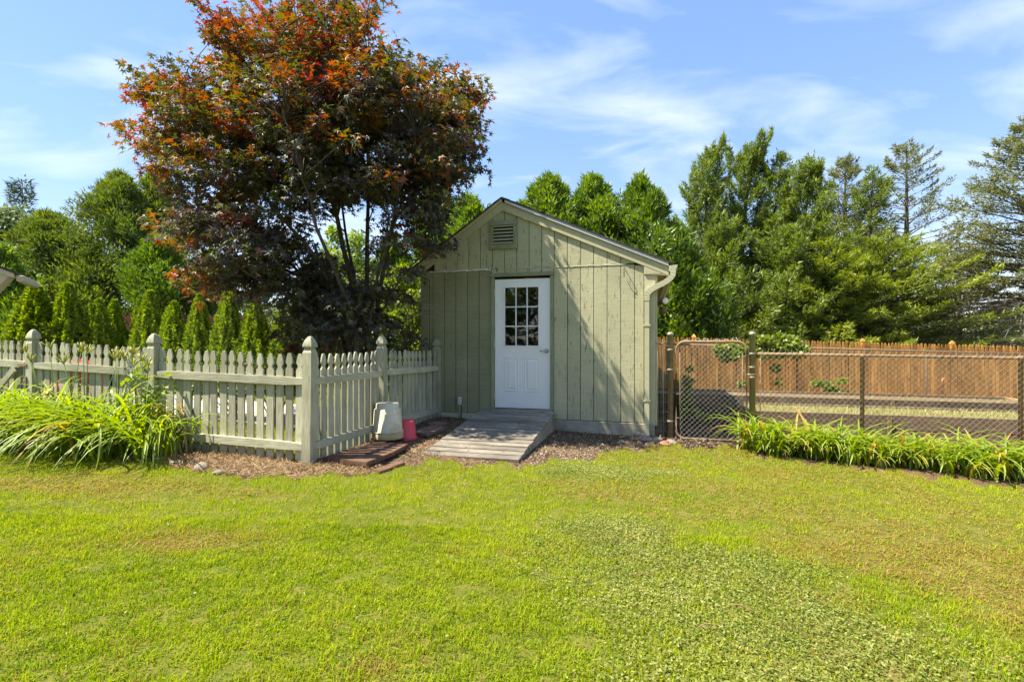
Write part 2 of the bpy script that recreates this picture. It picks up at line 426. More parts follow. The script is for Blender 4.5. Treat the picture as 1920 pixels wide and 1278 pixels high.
M['l_maple'] = leaf_mat('japanese maple leaves', [(0.0, (0.052, 0.030, 0.036)), (0.20, (0.062, 0.042, 0.030)), (0.38, (0.055, 0.080, 0.016)), (0.52, (0.13, 0.11, 0.014)), (0.64, (0.26, 0.085, 0.014)), (0.84, (0.245, 0.050, 0.018)), (1.0, (0.27, 0.028, 0.024))], 0.42, gloss=0.06)
M['l_day'] = leaf_mat('daylily blades', [(0.0, (0.08, 0.15, 0.010)), (0.6, (0.24, 0.33, 0.020)), (0.88, (0.34, 0.38, 0.05)), (0.95, (0.46, 0.36, 0.07)), (1.0, (0.45, 0.25, 0.06))], 0.42, rough=0.45, gloss=0.035)

# ---------------------------------------------------------------- ground
EDGE = np.array([(-900, 770), (-400, 792), (0, 818), (110, 838), (200, 856), (290, 866), (340, 876), (400, 889), (480, 894), (560, 893), (640, 890), (700, 886), (760, 874), (800, 862), (830, 866), (900, 872), (980, 874), (1060, 864), (1110, 858), (1150, 846), (1250, 834), (1400, 842), (1440, 858), (1640, 880), (1900, 916), (2300, 975), (3000, 1080)], float)
def soil_mask(x, y):
    x = np.asarray(x, float); y = np.maximum(np.asarray(y, float), 0.3)
    px = CX + FPX * x / y; py = CY + FPX * (CAM_Z - gz(x, y)) / y
    wob = 6 * np.sin(px / 17.0) + 5 * np.sin(px / 7.3 + 1)
    d = (np.interp(px, EDGE[:, 0], EDGE[:, 1]) + wob * 0.7 - py)
    m_ = np.clip(d / 10 + 0.5, 0, 1) * (y > 1.5)
    # inside the fenced yard on the left it is lawn again
    ux = (x + 1.509) * 0.966 - (y - 8.389) * 0.259      # along the shed front
    wy = (x + 1.509) * 0.259 + (y - 8.389) * 0.966      # away from it
    yard = (ux < 0.15) & (wy > -3.1)
    m_ = np.where(yard, 0.25, m_)
    m_ = np.where((y > 16), 0.35, m_)
    return m_
def dens_lines(lo, mid0, mid1, hi, step, far):
    a = np.arange(mid0, mid1 + step / 2, step)
    l = [mid0]
    s = step
    while l[-1] > lo: s *= 1.35; l.append(l[-1] - s)
    h = [mid1]; s = step
    while h[-1] < hi: s *= 1.35; h.append(h[-1] + s)
    return np.concatenate([np.array(l[1:])[::-1], a, np.array(h[1:])])
gx = dens_lines(-400, -8.0, 8.0, 400, 0.10, 0); gy = dens_lines(-200, 1.2, 13.0, 600, 0.10, 0)
X, Y = np.meshgrid(gx, gy)
Z = gz(X, Y)
near = np.exp(-((Y / 14) ** 2)) * (np.abs(X) < 12)
Z = Z + near * 0.006 * rng.standard_normal(Z.shape)
V = np.stack([X, Y, Z], -1).reshape(-1, 3)
nx, ny = len(gx), len(gy)
i = (np.arange(ny - 1)[:, None] * nx + np.arange(nx - 1)[None, :]).ravel()
F = np.stack([i, i + 1, i + nx + 1, i + nx], -1)
me = build_mesh('ground', V, [F], smooth=True)
a = me.attributes.new('soil', 'FLOAT', 'POINT'); a.data.foreach_set('value', soil_mask(V[:, 0], V[:, 1]).astype(np.float32))
m, t, out = mat_new('lawn soil and mulch')
c = nn(t, 'ShaderNodeTexCoord'); v = c.outputs['Object']
at_ = nn(t, 'ShaderNodeAttribute', attribute_name='soil')
nb = noise(t, 0.9, 5, 0.6, v); ns = noise(t, 55, 4, 0.7, v); nm = noise(t, 9, 5, 0.65, v)
g1 = ramp(t, [(0.35, (0.09, 0.10, 0.016)), (0.52, (0.15, 0.135, 0.03)), (0.70, (0.26, 0.19, 0.08))]); t.links.new(nm.outputs['Fac'], g1.inputs[0])
s1 = ramp(t, [(0.3, (0.055, 0.036, 0.022)), (0.5, (0.16, 0.105, 0.065)), (0.68, (0.30, 0.21, 0.13))]); t.links.new(ns.outputs['Fac'], s1.inputs[0])
s2 = ramp(t, [(0.4, (0.75, 0.72, 0.7)), (0.65, (1.25, 1.2, 1.1))]); t.links.new(nb.outputs['Fac'], s2.inputs[0])
soilc = mixc(t, 1.0, s1.outputs[0], s2.outputs[0], 'MULTIPLY')
fac = nn(t, 'ShaderNodeMath', operation='ADD'); fs = nn(t, 'ShaderNodeMath', operation='MULTIPLY_ADD'); fs.inputs[1].default_value = 0.7; fs.inputs[2].default_value = -0.35
t.links.new(nm.outputs['Fac'], fs.inputs[0]); t.links.new(at_.outputs['Fac'], fac.inputs[0]); t.links.new(fs.outputs[0], fac.inputs[1]); fac.use_clamp = True
dry_at = nn(t, 'ShaderNodeAttribute', attribute_name='dry')
g0 = ramp(t, [(0.35, (0.085, 0.11, 0.012)), (0.55, (0.135, 0.145, 0.022)), (0.72, (0.20, 0.17, 0.045))]); t.links.new(nm.outputs['Fac'], g0.inputs[0])
lawn = mixc(t, dry_at.outputs['Fac'], g0.outputs[0], g1.outputs[0])
col = mixc(t, fac.outputs[0], lawn, soilc)
princ(t, out, col, 0.95, bumpn(t, ns.outputs['Fac'], 0.8, 0.02), spec=0.1)
ground_o = link('ground', me, m, kind='structure'); ground_me, ground_V = me, V

# pale patio inside the fenced yard
def quad_sheet(name, pts, lift, mat):
    V = [(p[0], p[1], gzf(p[0], p[1]) + lift) for p in pts]
    n = 10; vs = []
    P = [np.array(v) for v in V]
    for a_ in range(n + 1):
        for b_ in range(n + 1):
            u, w = a_ / n, b_ / n
            q = (1 - u) * (1 - w) * P[0] + u * (1 - w) * P[1] + u * w * P[2] + (1 - u) * w * P[3]
            vs.append((q[0], q[1], gzf(q[0], q[1]) + lift))
    fs = [(a_ * (n + 1) + b_, (a_ + 1) * (n + 1) + b_, (a_ + 1) * (n + 1) + b_ + 1, a_ * (n + 1) + b_ + 1) for a_ in range(n) for b_ in range(n)]
    me = bpy.data.meshes.new(name); me.from_pydata(vs, [], fs); me.update()
    return link(name, me, mat, kind='structure')
quad_sheet('patio', [(-9.5, 8.9), (-2.7, 7.0), (-2.2, 8.9), (-9.0, 10.8)], 0.03, M['patio'])

# ---------------------------------------------------------------- shed
SH_ROT = R(-15)
shed = thing('garden_shed', 'sage green wooden garden shed with a white door and louvred gable vent', 'shed', (-1.509, 8.389, 0), SH_ROT)
SW, SD = 3.75, 4.9
RIDGE_U, RIDGE_Z, EAVE_Z = 1.413, 3.60, 2.50
SL, SR = 0.685, 0.442
def roof_z(u): return RIDGE_Z - (SL * (RIDGE_U - u) if u < RIDGE_U else SR * (u - RIDGE_U))
T = 0.016                # siding thickness, faces the viewer at y = -T
def wall_top(u): return roof_z(u) - 0.15
# backing walls (hollow inside): front with a doorway, sides, back
DU0, DU1, DZ0, DZ1 = 1.28, 2.18, 0.31, 2.355
b = 0.02
link('wall', prism_mesh('wall', [(0, 0.05), (DU0 - b, 0.05), (DU0 - b, wall_top(DU0)), (0, wall_top(0))], 0.08, off=0.0), M['dark'], shed)
link('wall', prism_mesh('wall', [(DU1 + b, 0.05), (SW, 0.05), (SW, wall_top(SW)), (DU1 + b, wall_top(DU1))], 0.08, off=0.0), M['dark'], shed)
link('wall', prism_mesh('wall', [(DU0 - b, DZ1 + b), (DU1 + b, DZ1 + b), (DU1 + b, wall_top(DU1 + b)), (RIDGE_U, wall_top(RIDGE_U)), (DU0 - b, wall_top(DU0 - b))], 0.08, off=0.0), M['dark'], shed)
link('wall', box_mesh('wall', 0.08, SD - 0.1, 2.3, 0, (SW - 0.04, SD / 2 + 0.045, 1.2)), M['siding'], shed)
link('wall', box_mesh('wall', 0.08, SD - 0.1, 2.3, 0, (0.04, SD / 2 + 0.045, 1.2)), M['siding'], shed)
link('wall', prism_mesh('wall', [(0, 0.05), (SW, 0.05), (SW, wall_top(SW)), (RIDGE_U, wall_top(RIDGE_U)), (0, wall_top(0))], 0.08, off=SD), M['siding'], shed)
link('floor', box_mesh('floor', SW - 0.1, SD - 0.1, 0.05, 0, (SW / 2, SD / 2, 0.27)), M['dark'], shed)
# siding boards
GR = 0.009
JZ = 2.51
us = [1.444 + 0.2005 * k for k in range(-8, 12)]
us_u = [0.0] + [u for u in us if 0.05 < u < SW - 0.03] + [SW]
for k in range(len(us_u) - 1):
    u0, u1 = us_u[k] + GR / 2, us_u[k + 1] - GR / 2
    top = [(u1, wall_top(u1)), (u0, wall_top(u0))]
    if u0 < RIDGE_U < u1: top = [(u1, wall_top(u1)), (RIDGE_U, wall_top(RIDGE_U)), (u0, wall_top(u0))]
    if min(p_[1] for p_ in top) < JZ + 0.03:
        continue
    link('siding_board', prism_mesh('siding_board', [(u0, JZ + 0.012), (u1, JZ + 0.012)] + top, T, off=-T - 0.004, bevel=0.0015), M['siding'], shed)
def lower(u0, u1, zb, zt, mat, th=T):
    if u1 - u0 < 0.02: return
    link('siding_board', prism_mesh('siding_board', [(u0 + GR / 2, zb), (u1 - GR / 2, zb), (u1 - GR / 2, zt), (u0 + GR / 2, zt)], th, off=-th - 0.001, bevel=0.0015), mat, shed)
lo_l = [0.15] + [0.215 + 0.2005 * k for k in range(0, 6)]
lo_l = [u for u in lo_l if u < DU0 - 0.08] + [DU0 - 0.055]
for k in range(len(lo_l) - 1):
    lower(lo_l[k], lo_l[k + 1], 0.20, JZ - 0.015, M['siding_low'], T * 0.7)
lo_r = [DU1 + 0.055] + [u for u in us if DU1 + 0.1 < u < SW - 0.19] + [SW - 0.165]
for k in range(len(lo_r) - 1):
    u0, u1 = lo_r[k], lo_r[k + 1]
    lower(u0, u1, 0.165, min(JZ - 0.006, wall_top(u1) - 0.002), M['siding'])
lo_d = [DU0 - 0.055] + [u for u in us if DU0 < u < DU1] + [DU1 + 0.055]
for k in range(len(lo_d) - 1):
    lower(lo_d[k], lo_d[k + 1], DZ1 + 0.065, JZ - 0.006, M['siding'])
# joint between the sheets
def ragged_strip(name, u0, u1, z, h, y0, y1, jit, mat, n=40):
    a = Acc(); vs = []
    for k in range(n + 1):
        u = u0 + (u1 - u0) * k / n
        zt = z + h / 2 + random.uniform(-jit, jit); zb = z - h / 2 + random.uniform(-jit, jit)
        vs += [(u, y0, zb), (u, y1, zb), (u, y1 + 0.003, zt), (u, y0, zt)]
    f = [(k * 4 + j, (k + 1) * 4 + j, (k + 1) * 4 + (j + 1) % 4, k * 4 + (j + 1) % 4) for k in range(n) for j in range(4)]
    a.add(vs, [np.array(f), np.array([(0, 1, 2, 3), (n * 4 + 3, n * 4 + 2, n * 4 + 1, n * 4)])])
    return link(name, a.mesh(name), mat, shed)
ragged_strip('caulk_bead', 0.15, DU0 - 0.06, JZ + 0.0, 0.028, -0.001, -0.027, 0.009, M['white'])
ragged_strip('joint_strip', DU0 - 0.05, SW - 0.42, JZ + 0.003, 0.016, -0.001, -0.024, 0.004, M['siding'], 60)
# corner boards, skirt
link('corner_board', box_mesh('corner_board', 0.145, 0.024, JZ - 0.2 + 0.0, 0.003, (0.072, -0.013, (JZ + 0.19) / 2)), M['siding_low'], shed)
link('corner_board', box_mesh('corner_board', 0.16, 0.03, 2.22, 0.003, (SW - 0.08, -0.016, 1.24)), M['trim'], shed)
link('corner_board', box_mesh('corner_board', 0.024, 0.09, 2.22, 0.003, (SW + 0.013, 0.03, 1.24)), M['trim'], shed)
link('skirt_board', box_mesh('skirt_board', 1.5, 0.04, 0.22, 0.006, (SW - 0.76, -0.018, 0.045), 0.004), M['skirt'], shed)
link('skirt_board', box_mesh('skirt_board', 1.2, 0.04, 0.22, 0.006, (0.61, -0.018, 0.085), 0.003), M['trim'], shed)
# rake boards, drip edges, roof
def slope_prism(u0, u1, zo0, zo1, y0, y1, name, mat):
    """a strip that follows the roof between u0 and u1, from roof_z+zo0 to roof_z+zo1"""
    pts = [(u0, roof_z(u0) + zo0), (u1, roof_z(u1) + zo0), (u1, roof_z(u1) + zo1), (u0, roof_z(u0) + zo1)]
    return link(name, prism_mesh(name, pts, y1 - y0, off=y0, bevel=0.002), mat, shed)
EU0, EU1 = -0.20, 3.93
slope_prism(EU0, RIDGE_U - 0.0015, -0.165, -0.035, -0.055, -0.018, 'rake_board', M['trim'])
slope_prism(RIDGE_U + 0.0015, EU1, -0.165, -0.035, -0.055, -0.018, 'rake_board', M['trim'])
slope_prism(RIDGE_U + 0.05, EU1, -0.032, 0.012, -0.085, -0.02, 'drip_edge', M['drip'])
slope_prism(EU0, RIDGE_U - 0.0015, -0.032, 0.012, -0.085, -0.02, 'drip_edge', M['trim'])
link('eave_return', prism_mesh('eave_return', [(SW - 0.165, roof_z(SW - 0.165) - 0.170), (SW - 0.165, 2.352), (EU1, 2.352), (EU1, roof_z(EU1) - 0.170)], 0.04, off=-0.052, bevel=0.002), M['trim'], shed)
def roof_slab(u0, u1, name):
    pts = [(u0, roof_z(u0) + 0.014), (u1, roof_z(u1) + 0.014), (u1, roof_z(u1) + 0.034), (u0, roof_z(u0) + 0.034)]
    o = link(name, prism_mesh(name, pts, SD + 0.33, off=-0.095), M['shingle'], shed)
    # shingle courses
    n = int(abs(u1 - u0) / 0.13); rows = Acc()
    for k in range(n):
        ua = u0 + (u1 - u0) * k / n; ub = u0 + (u1 - u0) * (k + 1) / n
        lo_, hi_ = (ua, ub) if roof_z(ua) < roof_z(ub) else (ub, ua)
        rows_pts = [(lo_, roof_z(lo_) + 0.036), (lo_, roof_z(lo_) + 0.046), (hi_, roof_z(hi_) + 0.038), (hi_, roof_z(hi_) + 0.036)]
        link('shingle_course', prism_mesh('shingle_course', rows_pts, SD + 0.33, off=-0.096), M['shingle'], o)
    return o
roof_slab(EU0 - 0.02, RIDGE_U - 0.0005, 'roof')
roof_slab(RIDGE_U + 0.0005, EU1 + 0.03, 'roof')
link('fascia', box_mesh('fascia', 0.03, SD + 0.2, 0.15, 0.003, (EU1 - 0.017, SD / 2 + 0.1, roof_z(EU1) - 0.11)), M['trim'], shed)
link('soffit', box_mesh('soffit', 0.15, SD, 0.015, 0, (SW + 0.07, SD / 2 + 0.05, 2.36)), M['trim'], shed)
# gutter: open trough with an end cap
gp = [(EU1 + 0.002, 2.46), (EU1 + 0.002, 2.38), (EU1 + 0.07, 2.375), (EU1 + 0.115, 2.42), (EU1 + 0.125, 2.47), (EU1 + 0.119, 2.47), (EU1 + 0.108, 2.424), (EU1 + 0.068, 2.382), (EU1 + 0.008, 2.386), (EU1 + 0.008, 2.46)]
gu = link('gutter', prism_mesh('gutter', gp, SD + 0.25, off=-0.08), M['gutter'], shed)
link('end_cap', prism_mesh('end_cap', [gp[0], gp[1], gp[2], gp[3], gp[4]], 0.004, off=-0.086), M['gutter'], gu)
# downspout: two elbows of corrugated square pipe then a straight drop
def rect_sweep(name, path, w, d, mat, parent, corr=0.0):
    pts = np.array(path, float); n = len(pts)
    Tn = np.gradient(pts, axis=0); Tn /= np.linalg.norm(Tn, axis=1)[:, None]
    Yv = np.array([0, 1.0, 0]); A = np.cross(Tn, Yv); A /= np.linalg.norm(A, axis=1)[:, None]; B = np.cross(A, Tn)
    V = []
    for k in range(n):
        s = 1 + (corr if k % 2 else 0)
        for sa, sb in ((-1, -1), (1, -1), (1, 1), (-1, 1)):
            V.append(pts[k] + A[k] * sa * w / 2 * s + B[k] * sb * d / 2 * s)
    F = [(k * 4 + j, k * 4 + (j + 1) % 4, (k + 1) * 4 + (j + 1) % 4, (k + 1) * 4 + j) for k in range(n - 1) for j in range(4)]
    me = bpy.data.meshes.new(name); me.from_pydata([tuple(v_) for v_ in V], [], F); me.update()
    return link(name, me, mat, parent)
pu0, pu1 = EU1 + 0.06, SW - 0.125
path = [(pu0, 2.43), (pu0, 2.27), (pu1, 2.10), (pu1, 1.96)]
for _ in range(3):
    q_ = [path[0]]
    for a_, b_ in zip(path[:-1], path[1:]):
        q_ += [(a_[0] * .75 + b_[0] * .25, a_[1] * .75 + b_[1] * .25), (a_[0] * .25 + b_[0] * .75, a_[1] * .25 + b_[1] * .75)]
    path = q_ + [path[-1]]
path = [(p_[0], -0.065, p_[1]) for p_ in path]
ds = rect_sweep('downspout_elbow', path, 0.075, 0.06, M['gutter'], shed, 0.06)
rect_sweep('downspout', [(pu1, -0.065, path[-1][2] + 0.02), (pu1, -0.065, 1.0), (pu1, -0.065, 0.02), (pu1 + 0.0, -0.068, -0.01)], 0.07, 0.055, M['gutter'], shed)
for zz in (0.5, 1.6):
    link('pipe_strap', box_mesh('pipe_strap', 0.1, 0.006, 0.025, 0, (pu1, -0.097, zz)), M['gutter'], shed)
# gable vent
VU0, VU1, VZ0, VZ1 = 1.205, 1.66, 2.83, 3.27
vent = link('gable_vent', box_mesh('gable_vent', VU1 - VU0 - 0.1, 0.01, VZ1 - VZ0 - 0.1, 0, ((VU0 + VU1) / 2, -0.018, (VZ0 + VZ1) / 2)), M['dark'], shed)
fw = 0.065
for nm, sx, sz, cx_, cz_ in (('vent_frame', VU1 - VU0, fw, (VU0 + VU1) / 2, VZ1 - fw / 2), ('vent_sill', VU1 - VU0 + 0.01, fw + 0.01, (VU0 + VU1) / 2, VZ0 + fw / 2),
                             ('vent_frame', fw, VZ1 - VZ0 - 2 * fw - 0.008, VU0 + fw / 2, (VZ0 + VZ1) / 2), ('vent_frame', fw, VZ1 - VZ0 - 2 * fw - 0.008, VU1 - fw / 2, (VZ0 + VZ1) / 2)):
    link(nm, box_mesh(nm, sx, 0.036, sz, 0.003, (cx_, -0.04, cz_)), M['casing'], vent)
ns_ = 6
for k in range(ns_):
    zc_ = VZ0 + fw + 0.03 + k * (VZ1 - VZ0 - 2 * fw - 0.035) / (ns_ - 1) * 0.97
    o = link('vent_slat', box_mesh('vent_slat', VU1 - VU0 - 2 * fw - 0.006, 0.05, 0.008, 0.001), M['trim'], vent, ((VU0 + VU1) / 2, -0.042, zc_), (R(38), 0, 0))
# door frame + door
fr = 0.055
link('door_frame', box_mesh('door_frame', fr, 0.05, DZ1 - DZ0 + 0.06, 0.004, (DU0 - fr / 2 - 0.001, -0.013, (DZ0 + DZ1) / 2 + 0.0)), M['casing'], shed)
link('door_frame', box_mesh('door_frame', fr, 0.05, DZ1 - DZ0 + 0.06, 0.004, (DU1 + fr / 2 + 0.001, -0.013, (DZ0 + DZ1) / 2 + 0.0)), M['casing'], shed)
link('door_frame', box_mesh('door_frame', DU1 - DU0 + 2 * fr + 0.03, 0.062, 0.055, 0.004, ((DU0 + DU1) / 2, -0.017, DZ1 + 0.0605)), M['casing'], shed)
link('door_sill', box_mesh('door_sill', DU1 - DU0 + 0.06, 0.09, 0.03, 0.003, ((DU0 + DU1) / 2, -0.02, DZ0 - 0.022)), M['metal'], shed)
DW, DH = DU1 - DU0 - 0.008, DZ1 - DZ0 - 0.01
door = link('door', None, None, shed, ((DU0 + DU1) / 2, 0.0, DZ0 + 0.002))
def dbox(name, x0, x1, z0, z1, y0, y1, mat, parent, bev=0.003):
    return link(name, box_mesh(name, x1 - x0, y1 - y0, z1 - z0, bev, ((x0 + x1) / 2, (y0 + y1) / 2, (z0 + z1) / 2)), mat, parent)
hw = DW / 2
lw0, lw1, lz0, lz1 = -hw + 0.165, hw - 0.165 - 0.02, 0.985, 1.90          # the light
bm = bmesh.new()
def rect_ring(bm, o_, i_, y):
    pass
# door leaf as stiles and rails joined in one mesh
leaf = Acc()
def abox(acc, x0, x1, y0, y1, z0, z1):
    V = [(x, y, z) for z in (z0, z1) for y in (y0, y1) for x in (x0, x1)]
    acc.add(V, [np.array([(0, 1, 5, 4), (1, 3, 7, 5), (3, 2, 6, 7), (2, 0, 4, 6), (4, 5, 7, 6), (2, 3, 1, 0)])])
Yf, Yb = -0.008, 0.036
abox(leaf, -hw, lw0, Yf, Yb, 0, DH); abox(leaf, lw1, hw, Yf, Yb, 0, DH)
abox(leaf, lw0, lw1, Yf, Yb, 0, lz0); abox(leaf, lw0, lw1, Yf, Yb, lz1, DH)
link('door_leaf', leaf.mesh('door_leaf'), M['door'], door)
bm.free()
for x0, x1, z0, z1 in ((lw0 - 0.012, lw1 + 0.012, lz1, lz1 + 0.025), (lw0 - 0.012, lw1 + 0.012, lz0 - 0.025, lz0), (lw0 - 0.025, lw0, lz0 - 0.025, lz1 + 0.025), (lw1, lw1 + 0.025, lz0 - 0.025, lz1 + 0.025)):
    dbox('window_trim', x0, x1, z0, z1, Yf - 0.012, Yf - 0.0005, M['door'], door)
cw = (lw1 - lw0) / 3; ch_ = (lz1 - lz0) / 3
for k in (1, 2):
    dbox('muntin', lw0 + cw * k - 0.009, lw0 + cw * k + 0.009, lz0 + 0.001, lz1 - 0.001, Yf - 0.006, Yf + 0.012, M['door'], door, 0.002)
    for q in range(3):
        dbox('muntin', lw0 + cw * q + 0.0095, lw0 + cw * (q + 1) - 0.0095, lz0 + ch_ * k - 0.009, lz0 + ch_ * k + 0.009, Yf - 0.005, Yf + 0.012, M['door'], door, 0.002)
pane_me = box_mesh('pane', cw - 0.002, 0.004, ch_ - 0.002, 0)
for a_ in range(3):
    for b_ in range(3):
        link('pane', pane_me, M['glass'], door, (lw0 + cw * (a_ + 0.5), 0.016, lz0 + ch_ * (b_ + 0.5)), (R(random.uniform(-.4, .4)), 0, R(random.uniform(-.4, .4))))
# two raised panels: a moulding ring standing proud, a bevelled field inside
def panel(x0, x1, z0, z1):
    V = []; lv = [(0.0, -0.0005), (0.012, -0.008), (0.022, -0.001), (0.04, -0.001), (0.058, -0.009)]
    for ins, y in lv:
        V += [(x0 + ins, Yf + y, z0 + ins), (x1 - ins, Yf + y, z0 + ins), (x1 - ins, Yf + y, z1 - ins), (x0 + ins, Yf + y, z1 - ins)]
    F = [(k * 4 + j, k * 4 + (j + 1) % 4, (k + 1) * 4 + (j + 1) % 4, (k + 1) * 4 + j) for k in range(len(lv) - 1) for j in range(4)]
    n = (len(lv) - 1) * 4
    me = bpy.data.meshes.new('door_panel'); me.from_pydata(V, [], F + [(n, n + 1, n + 2, n + 3)]); me.update()
    link('door_panel', me, M['door'], door)
panel(-hw + 0.165, -0.055, 0.26, 0.80); panel(0.035, hw - 0.165, 0.26, 0.80)
hd = link('door_handle', lathe_mesh('door_handle', [(0.030, 0), (0.033, 0.004), (0.028, 0.012), (0.014, 0.016), (0.013, 0.05), (0.016, 0.054), (0.014, 0.06)], 20), M['metal'], door, (hw - 0.055, Yf, 0.905), (R(90), 0, 0))
link('lever', tube_mesh('lever', [(0, 0, 0.05), (-0.03, 0.002, 0.053), (-0.07, 0, 0.05), (-0.105, -0.006, 0.046)], [0.011, 0.010, 0.009, 0.007], 8), M['metal'], hd)
for zz in (0.2, 1.0, 1.82):
    link('hinge', box_mesh('hinge', 0.014, 0.018, 0.10, 0.003, (-hw - 0.002, Yf - 0.008, zz)), M['metal'], door)
# hook, conduit box, flood lamp
hk = [(3.30, -0.02, 2.46), (3.30, -0.075, 2.455), (3.30, -0.10, 2.44), (3.30, -0.10, 2.40), (3.30, -0.085, 2.345), (3.30, -0.06, 2.325), (3.30, -0.04, 2.34)]
link('hook', tube_mesh('hook', hk, 0.006, 6), M['black'], shed)
link('nail', tube_mesh('nail', [(2.04, -0.02, 2.75), (2.04, -0.05, 2.75)], 0.008, 6), M['casing'], shed)
cb_ = link('conduit_box', box_mesh('conduit_box', 0.06, 0.05, 0.13, 0.01, (0.70, -0.055, 0.40)), M['pvc'], shed)
link('conduit', tube_mesh('conduit', [(0.70, -0.055, 0.34), (0.70, -0.055, 0.05)], 0.012, 8), M['casing'], cb_)
link('conduit', tube_mesh('conduit', [(0.725, -0.05, 0.34), (0.73, -0.05, 0.05)], 0.005, 6), M['black'], cb_)
fl = link('flood_lamp', lathe_mesh('flood_lamp', [(0.03, 0), (0.045, 0.01), (0.045, 0.03), (0.02, 0.045), (0.02, 0.06)], 16), M['bronze'], shed, (SW + 0.02, 0.22, 1.93), (0, R(90), 0))
link('lamp_head', lathe_mesh('lamp_head', [(0.02, 0), (0.045, 0.03), (0.055, 0.08), (0.058, 0.10)], 16), M['bronze'], fl, (-0.02, -0.02, 0.06), (R(60), R(-10), 0))
link('bulb', lathe_mesh('bulb', [(0.05, 0), (0.048, 0.012), (0.035, 0.028), (0.015, 0.036)], 16), M['bulb'], fl, (-0.035, -0.11, 0.12), (R(60), R(-10), 0))
link('lamp_head', lathe_mesh('lamp_head', [(0.02, 0), (0.045, 0.03), (0.055, 0.08), (0.058, 0.10), (0.03, 0.12)], 16), M['bronze'], fl, (0.05, 0.03, 0.06), (R(-30), R(60), 0))

# ---------------------------------------------------------------- ramp
ramp_o = thing('wooden_ramp', 'grey weathered plank ramp leading up to the white shed door', 'ramp', (-1.509, 8.389, 0), SH_ROT)
RU0, RU1, RL = 1.085, 2.265, 2.26
def ramp_z(w): return 0.275 + (w + 0.06) * (0.245 / RL) if True else 0
npl = 15; pw = RL / npl
for k in range(npl):
    w0 = -0.06 - k * pw; wc = w0 - pw / 2
    o = link('plank', box_mesh('plank', RU1 - RU0 + random.uniform(-0.012, 0.012), pw - random.uniform(0.009, 0.018), 0.036, 0.006, jitter=0.0015), M['plank'], ramp_o,
             ((RU0 + RU1) / 2 + random.uniform(-0.006, 0.006), wc, 0.275 - (k + 0.5) / npl * 0.235 + random.uniform(-0.002, 0.002)), (math.atan2(0.235, RL) - R(random.uniform(2.2, 4.6)), R(random.uniform(-.3, .3)), R(random.uniform(-.25, .25))))
for u in (RU0 + 0.03, (RU0 + RU1) / 2, RU1 - 0.03):
    V = [(u - 0.019, -0.07, -0.1), (u + 0.019, -0.07, -0.1), (u + 0.019, -0.07, 0.25), (u - 0.019, -0.07, 0.25), (u - 0.019, -RL - 0.02, -0.1), (u + 0.019, -RL - 0.02, -0.1), (u + 0.019, -RL - 0.02, 0.018), (u - 0.019, -RL - 0.02, 0.018)]
    me = bpy.data.meshes.new('side_board'); me.from_pydata(V, [], [(0, 1, 2, 3), (7, 6, 5, 4), (0, 4, 5, 1), (1, 5, 6, 2), (2, 6, 7, 3), (3, 7, 4, 0)]); me.update()
    link('side_board', me, M['plank'], ramp_o)

# ---------------------------------------------------------------- green picket fence
def picket_profile(w, h, neck=True):
    a = w / 2
    prof = [(a, 0), (a, h - 0.172), (a * 0.80, h - 0.160), (a * 0.56, h - 0.146), (a * 0.53, h - 0.130), (a * 0.62, h - 0.118), (a * 0.88, h - 0.104), (a * 0.92, h - 0.085), (a * 0.78, h - 0.05), (a * 0.42, h - 0.006), (a * 0.30, h)]
    return prof + [(-x, z) for x, z in prof[::-1]]
PICK = [prism_mesh('picket', picket_profile(0.088, 1.12 + d), 0.019, off=-0.0095, bevel=0.0018) for d in (0, 0.004, -0.006)]
for p_ in PICK: p_.materials.append(M['fence'])
hp = 0.0525
post_me = lathe_mesh('post', [(hp, -0.1), (hp, 1.155), (hp - 0.004, 1.162), (hp * 0.72, 1.195), (hp * 0.70, 1.205)], square=True, smooth=False)
cap_me = lathe_mesh('post_cap', [(hp * 0.76, 1.204), (hp * 1.02, 1.214), (hp * 1.03, 1.226), (hp * 0.93, 1.252), (hp * 0.72, 1.284), (hp * 0.42, 1.312), (hp * 0.22, 1.322), (0.002, 1.326)], square=True, smooth=False)
post_me.materials.append(M['fence']); cap_me.materials.append(M['fence'])
fence = thing('picket_fence', 'weathered sage green picket fence with gothic posts turning the corner beside the shed', 'fence')
def add_post(parent, x, y, ztop, rot):
    p_ = link('post', post_me, None, parent, (x, y, ztop - 1.326), (R(random.uniform(-.5, .5)), R(random.uniform(-.5, .5)), rot))
    link('post_cap', cap_me, None, p_)
C0 = (-2.117, 5.25); P1 = (-4.098, 5.78); P2 = (-5.96, 6.28); M1 = (-1.706, 6.615); M2 = (-1.22, 8.229)
rotF = math.atan2(P1[1] - C0[1], P1[0] - C0[0]) + PI   # picket faces look along local -y
